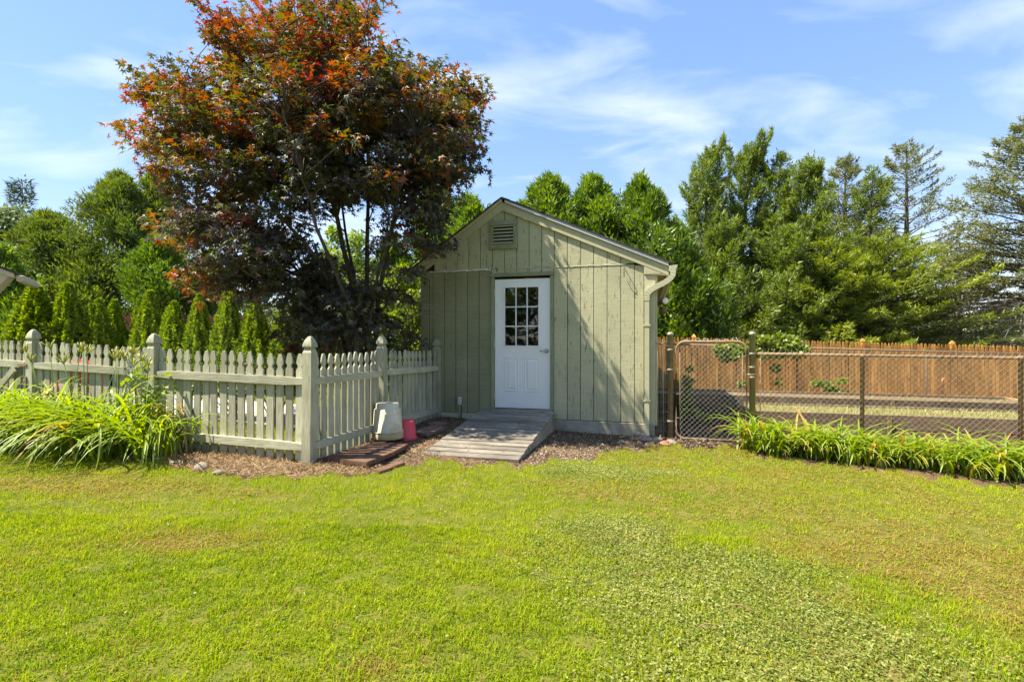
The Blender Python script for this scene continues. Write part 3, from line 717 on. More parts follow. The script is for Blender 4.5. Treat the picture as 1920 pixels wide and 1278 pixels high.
def add_run(parent, A, B, ztA, ztB, ra, rb, n, side, name_rail='rail', bot=None, arch=0.0):
    """pickets from A to B; ztA/ztB picket tops; rails on the viewer's side"""
    A = Vector((A[0], A[1], 0)); B = Vector((B[0], B[1], 0))
    d = (B - A); L = d.length; d.normalize(); rot = math.atan2(d.y, d.x)
    nrm = Vector((d.y, -d.x, 0)) * side
    for k in range(n):
        s = ra + (L - ra - rb) * (k + 0.5) / n
        zt = ztA + (ztB - ztA) * s / L
        P = A + d * s
        mesh = random.choice(PICK)
        link('picket', mesh, None, parent, (P.x, P.y, zt - 1.12 + random.uniform(-0.009, 0.008)), (R(random.uniform(-.4, .4)), R(random.gauss(0, .75)), rot + R(random.uniform(-1, 1))))
    for dz in (-0.287, -0.965):
        # bent along its length so that long rails sag a little
        n2 = 8; a_ = Acc(); vs = []
        for q in range(n2 + 1):
            s = 0.03 + (L - 0.06) * q / n2
            zt = ztA + (ztB - ztA) * s / L + dz - arch * math.sin(PI * q / n2)
            end = 0.75 if q in (0, n2) else 1.0
            for yy, zz in ((0.0105, -0.042 * end), (0.0485 - (0 if end == 1 else 0.006), -0.042 * end), (0.0485 - (0 if end == 1 else 0.006), 0.042 * end), (0.0105, 0.042 * end)):
                P = nrm * yy
                vs.append((d.x * s + P.x, d.y * s + P.y, zt + zz))
        f = [(q * 4 + j, (q + 1) * 4 + j, (q + 1) * 4 + (j + 1) % 4, q * 4 + (j + 1) % 4) for q in range(n2) for j in range(4)] + [(0, 1, 2, 3), (n2 * 4 + 3, n2 * 4 + 2, n2 * 4 + 1, n2 * 4)]
        # store the rail in its own axes so that the grain follows it
        V = np.array(vs); c_, s_ = math.cos(-rot), math.sin(-rot)
        V2 = np.stack([V[:, 0] * c_ - V[:, 1] * s_, V[:, 0] * s_ + V[:, 1] * c_, V[:, 2]], -1)
        a_.add(V2, [np.array(f)])
        me = a_.mesh(name_rail)
        bmr = bmesh.new(); bmr.from_mesh(me); bmesh.ops.recalc_face_normals(bmr, faces=bmr.faces[:]); bmr.to_mesh(me); bmr.free()
        link(name_rail, me, M['fence_h'], parent, (A.x, A.y, 0), (0, 0, rot))
add_run(fence, C0, P1, 1.235, 1.285, 0.055, 0.055, 16, -1)
add_run(fence, (P1[0], P1[1]), P2, 1.290, 1.36, 0.055, 0.055, 15, -1, arch=-0.005)
add_run(fence, C0, M1, 1.235, 1.235, 0.055, 0.055, 11, 1)
add_run(fence, M1, M2, 1.245, 1.215, 0.055, 0.055, 13, 1)
for (x, y), zt in ((C0, 1.42), (P1, 1.458), (P2, 1.515), (M1, 1.445), (M2, 1.41)):
    add_post(fence, x, y, zt, R(-15))
gate = thing('picket_gate', 'picket gate with diagonal brace and rusty hinge beyond the leftmost post', 'gate')
G1 = (P2[0] - 0.07 * 0.966, P2[1] + 0.07 * 0.259); G2 = (P2[0] - 1.15 * 0.966, P2[1] + 1.15 * 0.259)
add_run(gate, G1, G2, 1.365, 1.40, 0.0, 0.0, 9, -1)
link('hinge', box_mesh('hinge', 0.16, 0.01, 0.03, 0.002), M['rust'], gate, (G1[0] - 0.05, G1[1] - 0.045, 1.075), (0, 0, R(-15)))
link('hinge', box_mesh('hinge', 0.03, 0.02, 0.14, 0.002), M['rust'], gate, (G1[0] + 0.01, G1[1] - 0.06, 0.86), (0, 0, R(-15)))
dv = Vector((-0.966, 0.259, 0))
br0 = Vector((G1[0], G1[1], 0.50)) + dv * 0.16; br1 = Vector((G1[0], G1[1], 1.02)) + dv * 0.75
L_ = (br1 - br0).length
link('brace', box_mesh('brace', L_, 0.03, 0.075, 0.003), M['fence_h'], gate, (br0 + br1) / 2 + Vector((-0.259, -0.966, 0)) * 0.066, (0, math.atan2(br1.z - br0.z, math.hypot(br1.x - br0.x, br1.y - br0.y)), R(165)))

# ---------------------------------------------------------------- chain link fence and gate
cl_dir = Vector((0.966, -0.259, 0)); CL0 = Vector((2.0, 7.45, 0))
def cl(t): p_ = CL0 + cl_dir * t; return p_
def wires(u0, u1, z0, z1, sp=0.0365, rad=0.0017, slope0=0.0, top_twist=0.035, zfun=None):
    """woven diamond mesh in the plane y=0 between u0..u1, as zigzag wires; returns an Acc"""
    a = Acc(); n = int((u1 - u0) / sp)
    rows = max(2, int(round((z1 - z0) / sp)))
    hz = (z1 - z0) / rows
    for k in range(n + 1):
        uc = u0 + sp * (k + 0.0)
        pts = []
        for r_ in range(rows + 1):
            u = uc + (sp / 2 if r_ % 2 else -sp / 2) * (1 if k % 2 else -1)
            y = (0.003 if r_ % 2 else -0.003) * (1 if k % 2 else -1)
            u = min(max(u, u0), u1)
            zz = z0 + r_ * hz
            if zfun: zz += zfun(u)
            pts.append((u, y, zz))
        a.add(*tube_np(pts, rad, 3, cap=False))
        if top_twist and k % 2 == 0:
            p0 = pts[-1]; s_ = 1 if rows % 2 else -1
            a.add(*tube_np([p0, (p0[0] + 0.014, p0[1], p0[2] + top_twist)], rad * 1.4, 3, cap=False))
    return a
rotC = math.atan2(cl_dir.y, cl_dir.x)
clf = thing('chain_link_fence', 'waist high chain link fence with rusty top rail in front of the raised beds', 'fence', tuple(CL0), rotC)
T_L, T_R, T_M, T_E, T_E2 = 0.326, 1.426, 2.773, 4.50, 6.2
def pipe_post(parent, t, ztop, rad, zb=-0.3, mat='galv', dome=True):
    prof = [(rad, zb), (rad, ztop - 0.05), (rad * 1.18, ztop - 0.048), (rad * 1.18, ztop - 0.025), (rad * 0.9, ztop - 0.008), (rad * 0.4, ztop)] if dome else [(rad, zb), (rad, ztop)]
    return link('post', lathe_mesh('post', prof, 14), M[mat], parent, (t, 0, 0))
p_l = pipe_post(clf, T_L, 1.50, 0.041)
p_r = pipe_post(clf, T_R, 1.50, 0.041)
pipe_post(clf, T_M, 1.20, 0.026, mat='rust', dome=True)
pipe_post(clf, T_E, 1.19, 0.026, mat='rust', dome=True)
pipe_post(clf, T_E2, 1.17, 0.026, mat='rust', dome=True)
for p_, zs in ((p_r, (1.19, 1.0, 0.86, 0.2)), (p_l, (1.24, 0.95, 0.2))):
    for zz in zs:
        link('band', lathe_mesh('band', [(0.044, -0.014), (0.047, -0.012), (0.047, 0.012), (0.044, 0.014)], 14), M['galv'], p_, (0, 0, zz))
        link('bolt', tube_mesh('bolt', [(0.04, 0, 0), (0.075, 0, 0)], 0.007, 6), M['galv'], p_, (0, 0, zz))
def rail_z(t): return 1.192 - 0.012 * (t - T_R)
link('top_rail', tube_mesh('top_rail', [(T_R + 0.05, 0, rail_z(T_R)), (T_M, 0, rail_z(T_M)), (T_E, 0, rail_z(T_E)), (T_E2, 0, rail_z(T_E2))], 0.021, 10), M['rust'], clf)
link('tension_bar', tube_mesh('tension_bar', [(T_R + 0.10, 0, 0.0), (T_R + 0.10, 0, 1.19)], 0.008, 6), M['rust'], clf)
wm = link('wire_mesh', wires(T_R + 0.10, T_E2, -0.10, 1.225, zfun=lambda u: -0.014 * (u - T_R), rad=0.0017).mesh('wire_mesh'), M['wire'], clf, (0, -0.024, 0), kind='stuff')
# wire panel between shed and gate post with two thin stakes
for t_, zt in ((0.03, 1.0), (0.15, 1.42), (0.225, 1.40)):
    link('stake', tube_mesh('stake', [(t_ + 0.005, 0.0, -0.1), (t_, 0.01, 0.6), (t_ - 0.01, 0, zt)], 0.009, 6), M['galv'], clf)
hw_ = Acc()
for k in range(9): hw_.add(*tube_np([(0.0, 0.02, 0.05 + k * 0.14), (T_L, 0.02, 0.05 + k * 0.14)], 0.0015, 3, False))
for k in range(6): hw_.add(*tube_np([(0.02 + k * 0.058, 0.02, 0), (0.02 + k * 0.058, 0.02, 1.2)], 0.0015, 3, False))
link('wire_panel', hw_.mesh('wire_panel'), M['wire'], clf, kind='stuff')
link('tie_bar', tube_mesh('tie_bar', [(0.02, -0.01, 1.34), (0.2, -0.02, 1.335), (T_L, -0.04, 1.29)], 0.006, 6), M['galv'], clf)
# gate
cg = thing('chain_link_gate', 'chain link gate with rounded rusty pipe frame beside the shed corner', 'gate', tuple(cl(T_L + 0.075)), rotC)
GW, GZ0, GZ1, GRD = T_R - T_L - 0.15, -0.045, 1.36, 0.13
fp = []
def arc(cx_, cz_, a0, a1, n=6): return [(cx_ + GRD * math.cos(a0 + (a1 - a0) * k / n), 0, cz_ + GRD * math.sin(a0 + (a1 - a0) * k / n)) for k in range(n + 1)]
fp += arc(GW - GRD, GZ0 + GRD, -PI / 2, 0) + arc(GW - GRD, GZ1 - GRD, 0, PI / 2) + arc(GRD, GZ1 - GRD, PI / 2, PI) + arc(GRD, GZ0 + GRD, PI, 1.5 * PI)
fp.append(fp[0])
fpa = np.array(fp)
link('gate_frame', tube_mesh('gate_frame', fpa, 0.0185, 8), M['rust'], cg)
link('tension_bar', tube_mesh('tension_bar', [(0.055, 0, 0.1), (0.055, 0, 1.2)], 0.006, 6), M['rust'], cg)
link('tension_bar', tube_mesh('tension_bar', [(GW - 0.055, 0, 0.1), (GW - 0.055, 0, 1.2)], 0.006, 6), M['rust'], cg)
for xx in (0.03, GW - 0.03):
    for zz in (0.25, 0.6, 0.95, 1.15):
        link('tie', tube_mesh('tie', [(xx - 0.035, 0, zz), (xx + 0.035, 0, zz + 0.003)], 0.006, 5), M['galv'], cg)
link('wire_mesh', wires(0.06, GW - 0.06, GZ0 + 0.02, GZ1 + 0.0, rad=0.0017, top_twist=0.0).mesh('wire_mesh'), M['gatewire'], cg, (0, -0.006, 0), kind='stuff')
for k in range(6):
    x0 = 0.12 + k * 0.13 + random.uniform(-.02, .02); h_ = random.uniform(0.03, 0.07)
    link('loose_wire', tube_mesh('loose_wire', [(x0, 0, GZ1 - 0.01), (x0 + 0.02, 0.01, GZ1 + h_), (x0 + 0.06, 0.01, GZ1 + h_ * 0.9), (x0 + 0.09, 0, GZ1 - 0.01)], 0.0028, 4), M['gatewire'], cg)
link('latch', tube_mesh('latch', [(GW + 0.0, -0.02, 0.90), (GW + 0.05, -0.025, 0.90), (GW + 0.1, -0.05, 0.905)], 0.009, 6), M['galv'], cg)

# ---------------------------------------------------------------- far stained picket fence + rusty chain link before it
FA, FB = Vector((3.6, 12.95, 0)), Vector((12.1, 11.7, 0))
fd = (FB - FA); FLEN = fd.length; fd.normalize(); rotB = math.atan2(fd.y, fd.x)
sf = thing('stained_picket_fence', 'orange brown stained picket fence with pointed tops behind the raised beds', 'fence')
pk2 = prism_mesh('picket', [(0.03, 0), (0.03, 1.29), (0.018, 1.31), (0.024, 1.335), (0.012, 1.375), (0.004, 1.385), (-0.004, 1.385), (-0.012, 1.375), (-0.024, 1.335), (-0.018, 1.31), (-0.03, 1.29), (-0.03, 0)], 0.016, off=-0.008)
pk2.materials.append(M['stain'])
npk = int(FLEN / 0.072)
def ftop(s): return 1.485 - 0.028 * s
for k in range(npk):
    s = k * 0.072; P = FA + fd * s
    link('picket', pk2, None, sf, (P.x, P.y, ftop(s) - 1.385 + random.uniform(-.012, .012)), (0, R(random.uniform(-.8, .8)), rotB))
for dz in (-0.25, -1.1):
    link('rail', tube_mesh('rail', [(0, 0.03, dz + ftop(0)), (FLEN, 0.03, dz + ftop(FLEN))], 0.035, 4, False), M['stain'], sf, tuple(FA), (0, 0, rotB))
for s in (1.05, 3.0, 5.0, 6.95, 8.95):
    P = FA + fd * s + Vector((0, 0.06, 0))
    p_ = link('post', lathe_mesh('post', [(0.045, -0.2), (0.045, 1.36), (0.03, 1.38)], square=True, smooth=False), M['stain'], sf, (P.x, P.y, ftop(s) - 1.39), (0, 0, rotB))
    link('post_cap', lathe_mesh('post_cap', [(0.035, 1.38), (0.05, 1.395), (0.04, 1.43), (0.015, 1.47), (0.003, 1.48)], square=True, smooth=False), M['stain'], p_)
rf = thing('rusty_chain_link_fence', 'rusty chain link fence standing right against the orange brown pickets', 'fence', (FA.x + 0.05, FA.y - 0.42, 0), rotB)
for s in (0.2, 3.2, 6.0, 9.0):
    link('post', lathe_mesh('post', [(0.022, -0.4), (0.022, 1.24 - 0.028 * s), (0.012, 1.26 - 0.028 * s)], 8), M['rust'], rf, (s, 0, 0))
link('top_rail', tube_mesh('top_rail', [(0, 0, 1.30), (FLEN, 0, 1.30 - 0.028 * FLEN)], 0.021, 8), M['rust'], rf)
link('wire_mesh', wires(0.0, FLEN, -0.15, 1.30, zfun=lambda u: -0.028 * u, rad=0.0015, top_twist=0.03).mesh('wire_mesh'), M['wire'], rf, (0, -0.024, 0), kind='stuff')

# red brown board fence far behind the small evergreens on the left
lf = thing('board_fence', 'red brown board fence glimpsed behind the row of small cone evergreens', 'fence')
bme = prism_mesh('fence_board', [(0.068, 0), (0.068, 1.80), (0.03, 1.87), (-0.03, 1.87), (-0.068, 1.80), (-0.068, 0)], 0.02, off=-0.01); bme.materials.append(M['redfence'])
for k in range(70):
    x = -13.9 + k * 0.142
    link('fence_board', bme, None, lf, (x, 16.3 - 0.05 * (x + 13.9), gzf(x, 16) + random.uniform(-.01, .01) - 0.02), (0, 0, R(-3)))
for k in range(5):
    x = -13.9 + k * 2.4
    link('post', box_mesh('post', 0.1, 0.1, 2.0, 0.004), M['redfence'], lf, (x, 16.2 - 0.05 * (x + 13.9), gzf(x, 16) + 0.98), (0, 0, R(-3)))

# ---------------------------------------------------------------- raised beds
def bed(label, org, rot, L, D, ztop, zbase, endmat, fill, courses=2):
    b_ = thing('raised_bed', label, 'garden bed', (org[0], org[1], 0), rot, 'raised garden beds')
    h = (ztop - zbase) / courses
    for c_ in range(courses):
        z = zbase + h * (c_ + 0.5)
        nseg = 3
        for q in range(nseg):
            link('board', box_mesh('board', L / nseg - 0.006, 0.045, h - 0.008, 0.005, jitter=0.003), M['bed'], b_, (L / nseg * (q + 0.5), 0.0, z), (0, R(random.uniform(-.15, .15)), 0))
            link('board', box_mesh('board', L / nseg - 0.006, 0.045, h - 0.008, 0.005, jitter=0.003), M['bed'], b_, (L / nseg * (q + 0.5), D, z))
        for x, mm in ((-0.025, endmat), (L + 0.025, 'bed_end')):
            link('board', box_mesh('board', D + 0.04, 0.045, h - 0.008, 0.005), M[mm], b_, (x, D / 2, z), (0, 0, R(90)), label='pale end board, sunlight in its colour' if mm == 'bed_end' else 'end board')
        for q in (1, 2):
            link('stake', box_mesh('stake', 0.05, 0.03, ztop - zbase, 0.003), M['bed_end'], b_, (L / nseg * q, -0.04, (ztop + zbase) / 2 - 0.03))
    link('soil', box_mesh('soil', L - 0.03, D - 0.03, 0.08, 0, (L / 2, D / 2, ztop - 0.09)), M['soilbed'], b_, kind='stuff')
    # dry grass lying in the bed
    n = int(L * D * fill); a_ = Acc()
    x = rng.uniform(0.05, L - 0.05, n); y = rng.uniform(0.05, D - 0.05, n)
    az = rng.uniform(0, 2 * PI, n); el = rng.uniform(-0.05, 0.9, n); ln = rng.uniform(0.04, 0.13, n)
    P = np.stack([x, y, np.full(n, ztop - 0.05)], -1); Dv = np.stack([np.cos(az) * np.cos(el), np.sin(az) * np.cos(el), np.sin(el)], -1)
    Sv = np.stack([-np.sin(az), np.cos(az), 0 * az], -1) * 0.004
    V = np.stack([P - Sv, P + Sv, P + Dv * ln[:, None]], 1).reshape(-1, 3)
    F = np.arange(n * 3).reshape(-1, 3)
    a_.add(V, [F], rng.uniform(0, 1, n))
    link('dry_grass', a_.mesh('dry_grass'), M['straw'], b_, kind='stuff')
    return b_
M['straw'] = leaf_mat('dry straw and grass', [(0.0, (0.13, 0.18, 0.03)), (0.45, (0.30, 0.28, 0.09)), (1.0, (0.40, 0.33, 0.15))], 0.25)
bed('long raised bed with a pale end board nearest the chain link fence', (3.81, 8.0), rotC, 5.6, 1.15, 0.27, -0.18, 'bed_end', 2600)
bed('dark raised bed farther back along the stained picket fence', (2.55, 10.15), R(-17), 6.5, 1.1, 0.34, -0.12, 'bed', 120)

# ---------------------------------------------------------------- buckets, slabs, stones, house, mower
bp = on_ground(725, 815)
bk = thing('bucket', 'large cream plastic bucket standing upside down by the picket fence, stained brown', 'bucket', (-1.585, 6.42, 0.125), R(20))
prof = [(0.192, 0.086), (0.190, 0.092), (0.186, 0.095), (0.168, 0.37), (0.164, 0.375), (0.148, 0.38), (0.144, 0.43), (0.136, 0.448), (0.10, 0.452), (0.02, 0.45)]
link('tub', lathe_mesh('tub', prof, 40), M['bucket'], bk)
link('band', lathe_mesh('band', [(0.197, 0), (0.200, 0.012), (0.198, 0.080), (0.193, 0.0855)], 40), plain_mat('yellowed plastic', (0.52, 0.44, 0.25), .6, var=.15, spec=.25, dirt=(.30, .22, .09), dirt_amt=.8), bk)
link('rim', lathe_mesh('rim', [(0.196, 0.0860), (0.203, 0.0865), (0.203, 0.092), (0.192, 0.095)], 40), M['bucket'], bk)
pk = thing('bucket', 'small pink red plastic bucket upside down behind the cream bucket', 'bucket', (-1.37, 6.58, 0.10), 0)
link('tub', lathe_mesh('tub', [(0.128, 0), (0.131, 0.008), (0.126, 0.03), (0.118, 0.033), (0.100, 0.235), (0.094, 0.25), (0.08, 0.253), (0.01, 0.251)], 32), M['pink'], pk)
link('rim', lathe_mesh('rim', [(0.123, 0.026), (0.130, 0.028), (0.130, 0.036), (0.117, 0.038)], 32), M['pink'], pk)
bk.location.z = gzf(-1.585, 6.42) + 0.05
pk.location.z = gzf(-1.37, 6.58) + 0.0
def slab(label, pts, th, mat, lift):
    c_ = sum((on_ground(*p_) for p_ in pts), Vector()) / len(pts)
    bm = bmesh.new()
    top = []; bot = []
    for p_ in pts:
        q = on_ground(*p_) - c_
        top.append(bm.verts.new((q.x, q.y, th))); bot.append(bm.verts.new((q.x, q.y, 0)))
    n = len(pts); bm.faces.new(top); bm.faces.new(bot[::-1])
    for k in range(n): bm.faces.new((bot[k], bot[(k + 1) % n], top[(k + 1) % n], top[k]))
    bmesh.ops.recalc_face_normals(bm, faces=bm.faces[:])
    bmesh.ops.bevel(bm, geom=bm.edges[:], offset=0.006, segments=2, affect='EDGES')
    me = bpy.data.meshes.new('paving_slab'); bm.to_mesh(me); bm.free()
    o = link('paving_slab', me, M[mat], None, (c_.x, c_.y, c_.z + lift), (R(random.uniform(-1, 1)), R(random.uniform(-1, 1)), 0))
    tag(o, label, 'slab', 'loose paving slabs along the fence')
slab('large dark brown slab lying in front of the fence corner post', [(604, 868), (688, 880), (742, 858), (664, 848)], 0.05, 'slab', 0.02)
slab('dark brown slab under the cream bucket', [(668, 849), (740, 858), (766, 843), (700, 834)], 0.05, 'slab', 0.012)
slab('low brown slab edge showing right of the big slab', [(700, 884), (745, 868), (760, 872), (712, 890)], 0.03, 'slab', 0.0)
slab('faded pinkish slab half covered by leaves near the shed', [(772, 815), (800, 822), (838, 806), (808, 800)], 0.04, 'slab_pale', 0.005)
slab('small brown slab against the fence near the conduit box', [(800, 797), (822, 803), (842, 797), (822, 792)], 0.035, 'slab_pale', 0.0)
def rock(px, py, w, h, label, mat='stone', flat=0.6):
    P = on_ground(px, py); s = P.y / FPX
    bm = bmesh.new(); bmesh.ops.create_icosphere(bm, subdivisions=2, radius=1)
    sd = random.uniform(0, 50)
    for v_ in bm.verts:
        d_ = v_.co.normalized()
        k = 1 + 0.22 * math.sin(3.1 * d_.x + sd) * math.cos(2.7 * d_.y + sd * 1.3) + 0.12 * math.sin(6 * d_.z + sd)
        v_.co = Vector((d_.x * k * w * s / 2, d_.y * k * w * s / 2 * 0.8, d_.z * k * h * s / 2))
    me = bpy.data.meshes.new('stone'); bm.to_mesh(me); bm.free()
    o = link('stone', me, M[mat], None, (P.x, P.y, P.z + h * s * 0.22), (0, 0, random.uniform(0, 3)))
    tag(o, label, 'stone', 'stones at the shed corner' if px > 900 else 'stones in the bare soil by the fence')
rock(1152, 806, 26, 16, 'grey stone tucked against the skirt board of the shed')
rock(1181, 815, 22, 16, 'pale stone left of the downspout under the skirt board')
rock(1198, 821, 24, 15, 'rounded pale stone directly left of the downspout mouth')
rock(1212, 827, 26, 15, 'pale stone in front of the downspout mouth')
rock(1231, 829, 24, 14, 'brownish stone just right of the downspout')
rock(1246, 834, 24, 11, 'flat reddish stone right of the downspout', 'stone_red')
rock(1259, 831, 20, 10, 'small pale stone beside the gate post')
rock(1165, 830, 16, 7, 'small flat stone in the grass before the shed corner')
rock(377, 878, 30, 14, 'rounded grey stone on the bare soil by the fence')
rock(410, 887, 24, 9, 'flat pale stone at the edge of the lawn by the fence')
rock(330, 868, 34, 8, 'long flat stone near the daylily clump by the fence')
rock(298, 862, 20, 8, 'small stone under the end of the daylily leaves')
rock(440, 884, 14, 6, 'little stone in the straw before the pickets')

house = thing('house', 'corner of a beige house with boxed eave and gutter at the left edge', 'house', (-10.14, 8.96, 0.06), R(35))
hsl = 0.42
def hz(x): return 2.58 + hsl * (0.93 - x)
link('wall', box_mesh('wall', 2.3, 1.2, 2.4, 0, (-1.25, 0.7, 1.2)), M['house'], house)
link('roof', prism_mesh('roof', [(-2.4, hz(-2.4) + .01), (0.96, hz(0.96) + .01), (0.96, hz(0.96) + .05), (-2.4, hz(-2.4) + .05)], 1.6, off=-0.06), M['shingle'], house)
link('fascia', prism_mesh('fascia', [(-2.4, hz(-2.4) - .09), (0.93, hz(.93) - .09), (0.93, hz(.93)), (-2.4, hz(-2.4))], 0.04, off=-0.04), M['house'], house)
link('eave_return', prism_mesh('eave_return', [(-2.38, hz(-2.38) - .1), (0.85, hz(.85) - .10), (0.62, 2.18), (-0.2, 2.36), (-2.38, 2.36)], 0.5, off=-0.01), M['house'], house)
link('gutter', box_mesh('gutter', 0.11, 1.5, 0.11, 0.01, (1.0, 0.8, 2.50)), M['house'], house)

mow = thing('riding_mower', 'small red machine with dark wheels mostly hidden behind the left picket fence', 'mower', (-6.75, 7.7, gzf(-6.75, 7.7)), R(10)); mow.scale = (.62, .75, .92)
link('hood', prism_mesh('hood', [(0, 0.35), (0.7, 0.35), (0.68, 0.75), (0.55, 0.85), (0.05, 0.92)], 0.5, off=-0.25, bevel=0.03), M['red'], mow)
link('seat', prism_mesh('seat', [(-0.75, 0.6), (-0.3, 0.6), (-0.3, 0.68), (-0.62, 0.70), (-0.7, 1.12), (-0.8, 1.12)], 0.42, off=-0.21, bevel=0.02), M['tyre'], mow)
link('body', prism_mesh('body', [(-0.9, 0.3), (0.0, 0.3), (0.0, 0.5), (-0.3, 0.58), (-0.9, 0.58)], 0.6, off=-0.3, bevel=0.02), M['red'], mow)
for x, r_ in ((-0.6, 0.24), (0.5, 0.18)):
    for s_ in (-1, 1):
        link('wheel', lathe_mesh('wheel', [(r_ * 0.5, -0.07), (r_ * 0.95, -0.07), (r_, -0.04), (r_, 0.04), (r_ * 0.95, 0.07), (r_ * 0.5, 0.07)], 20), M['tyre'], mow, (x, s_ * 0.36, r_), (R(90), 0, 0))
link('steering_wheel', tube_mesh('steering_wheel', [(0.02 + 0.13 * math.cos(a_), 0.16 * math.sin(a_), 1.0 + 0.08 * math.cos(a_)) for a_ in np.linspace(0, 2 * PI, 17)], 0.013, 6), M['tyre'], mow)

# ---------------------------------------------------------------- foliage builders
def unit(v): return v / (np.linalg.norm(v, axis=-1, keepdims=True) + 1e-9)
def rand_dir(n): return unit(rng.standard_normal((n, 3)))
def leaf_quads(P, D, N, L, W):
    """diamond leaf: base at P, along D, facing N"""
    D = unit(D); Sv = unit(np.cross(D, N)); N = np.cross(Sv, D)
    L = np.broadcast_to(L, (len(P),))[:, None]; W = np.broadcast_to(W, (len(P),))[:, None]
    V = np.stack([P, P + D * L * 0.42 + Sv * W * 0.5 + N * W * 0.10, P + D * L, P + D * L * 0.42 - Sv * W * 0.5 + N * W * 0.10], 1)
    return V.reshape(-1, 3), np.arange(len(P) * 4).reshape(-1, 4)
def leaf_tris(P, D, N, L, W):
    """pointed spray: one triangle of the same area as the diamond"""
    D = unit(D); Sv = unit(np.cross(D, N))
    L = np.broadcast_to(L, (len(P),))[:, None]; W = np.broadcast_to(W, (len(P),))[:, None]
    V = np.stack([P + D * L * .12 - Sv * W * .5, P + D * L * .25 + Sv * W * .5, P + D * L * 1.12], 1)
    return V.reshape(-1, 3), np.arange(len(P) * 3).reshape(-1, 3)
MAPLE = []
for th, ln, in ((-100, 0.50), (-48, 0.82), (0, 1.0), (48, 0.82), (100, 0.50)):
    MAPLE.append((R(th), ln))
def leaf_maple(P, D, N, L):
    D = unit(D); Sv = unit(np.cross(D, N)); N = np.cross(Sv, D)
    n = len(P); L = np.broadcast_to(L, (n,))[:, None]
    vs = [P]
    notch = [R(a_) for a_ in (-140, -74, -24, 24, 74, 140)]
    for a_ in notch: vs.append(P + L * 0.30 * (math.cos(a_) * D + math.sin(a_) * Sv))
    for a_, l_ in MAPLE: vs.append(P + L * l_ * (math.cos(a_) * D + math.sin(a_) * Sv) - N * L * 0.22 * l_ * l_)
    V = np.stack(vs, 1).reshape(-1, 3)
    b_ = np.arange(n)[:, None] * 12
    F = np.concatenate([b_ + np.array([[0, 1 + k, 7 + k, 2 + k]]) for k in range(5)], 0)
    return V, F
def crown(name, V, F, tint, mat, parent):
    me = build_mesh(name, V, [F], tint)
    return link(name, me, mat, parent, kind='stuff')

def plume_tree(H, prof, n_cl, per, base=0.1, cl_r=0.28, cl_h=0.5, L=0.13, W=0.045, seed=1, upd=0.8, core=True):
    """arborvitae-like: upright plumes over a conical body; prof(h in 0..1) gives the radius"""
    g = np.random.default_rng(seed)
    Ps, Ds, Ns, Ts = [], [], [], []
    hs = base + (1 - base) * (g.random(n_cl) ** 0.85)
    for h in hs:
        a_ = g.uniform(0, 2 * PI); Rr = prof(h) * (1 + .16 * math.sin(3 * a_ + seed + 6 * h) + .10 * math.sin(7 * a_ - 11 * h))
        rr = Rr * (g.uniform(0.55, 1.0) if g.random() < .85 else g.uniform(1.0, 1.22))
        c_ = np.array([rr * math.cos(a_), rr * math.sin(a_), h * H])
        k = g.uniform(0.7, 1.25) * (0.55 + 0.6 * min(1, Rr / max(prof(0.35), 1e-3)))
        out = np.array([math.cos(a_), math.sin(a_), 0.0])
        ax = unit(out * g.uniform(0.15, 0.55) + np.array([0, 0, 1.0]) + 0.15 * g.standard_normal(3))
        d = unit(g.standard_normal((per, 3)))
        r_ = g.random(per) ** 0.4
        u = d * r_[:, None]
        along = u[:, 2] * cl_h * k
        lat = np.stack([u[:, 0] * cl_r * k, u[:, 1] * cl_r * k, 0 * along], -1) * (1 - 0.45 * u[:, 2:3])
        P = c_ + lat + ax * along[:, None]
        D = unit(ax * upd + unit(lat + 1e-6) * 0.55 + 0.35 * g.standard_normal((per, 3)))
        N = unit(lat + out * 0.3 * cl_r + 0.35 * cl_r * g.standard_normal((per, 3)))
        tc_ = g.uniform(-0.22, 0.20)
        Ps.append(P); Ds.append(D); Ns.append(N)
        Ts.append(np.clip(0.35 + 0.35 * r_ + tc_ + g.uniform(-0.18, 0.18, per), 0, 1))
    P = np.concatenate(Ps); D = np.concatenate(Ds); N = np.concatenate(Ns); Tt = np.concatenate(Ts)
    n = len(P)
    V, F = leaf_tris(P, D, N, L * g.uniform(0.6, 1.3, n), W * g.uniform(0.7, 1.3, n))
    return V, F, Tt

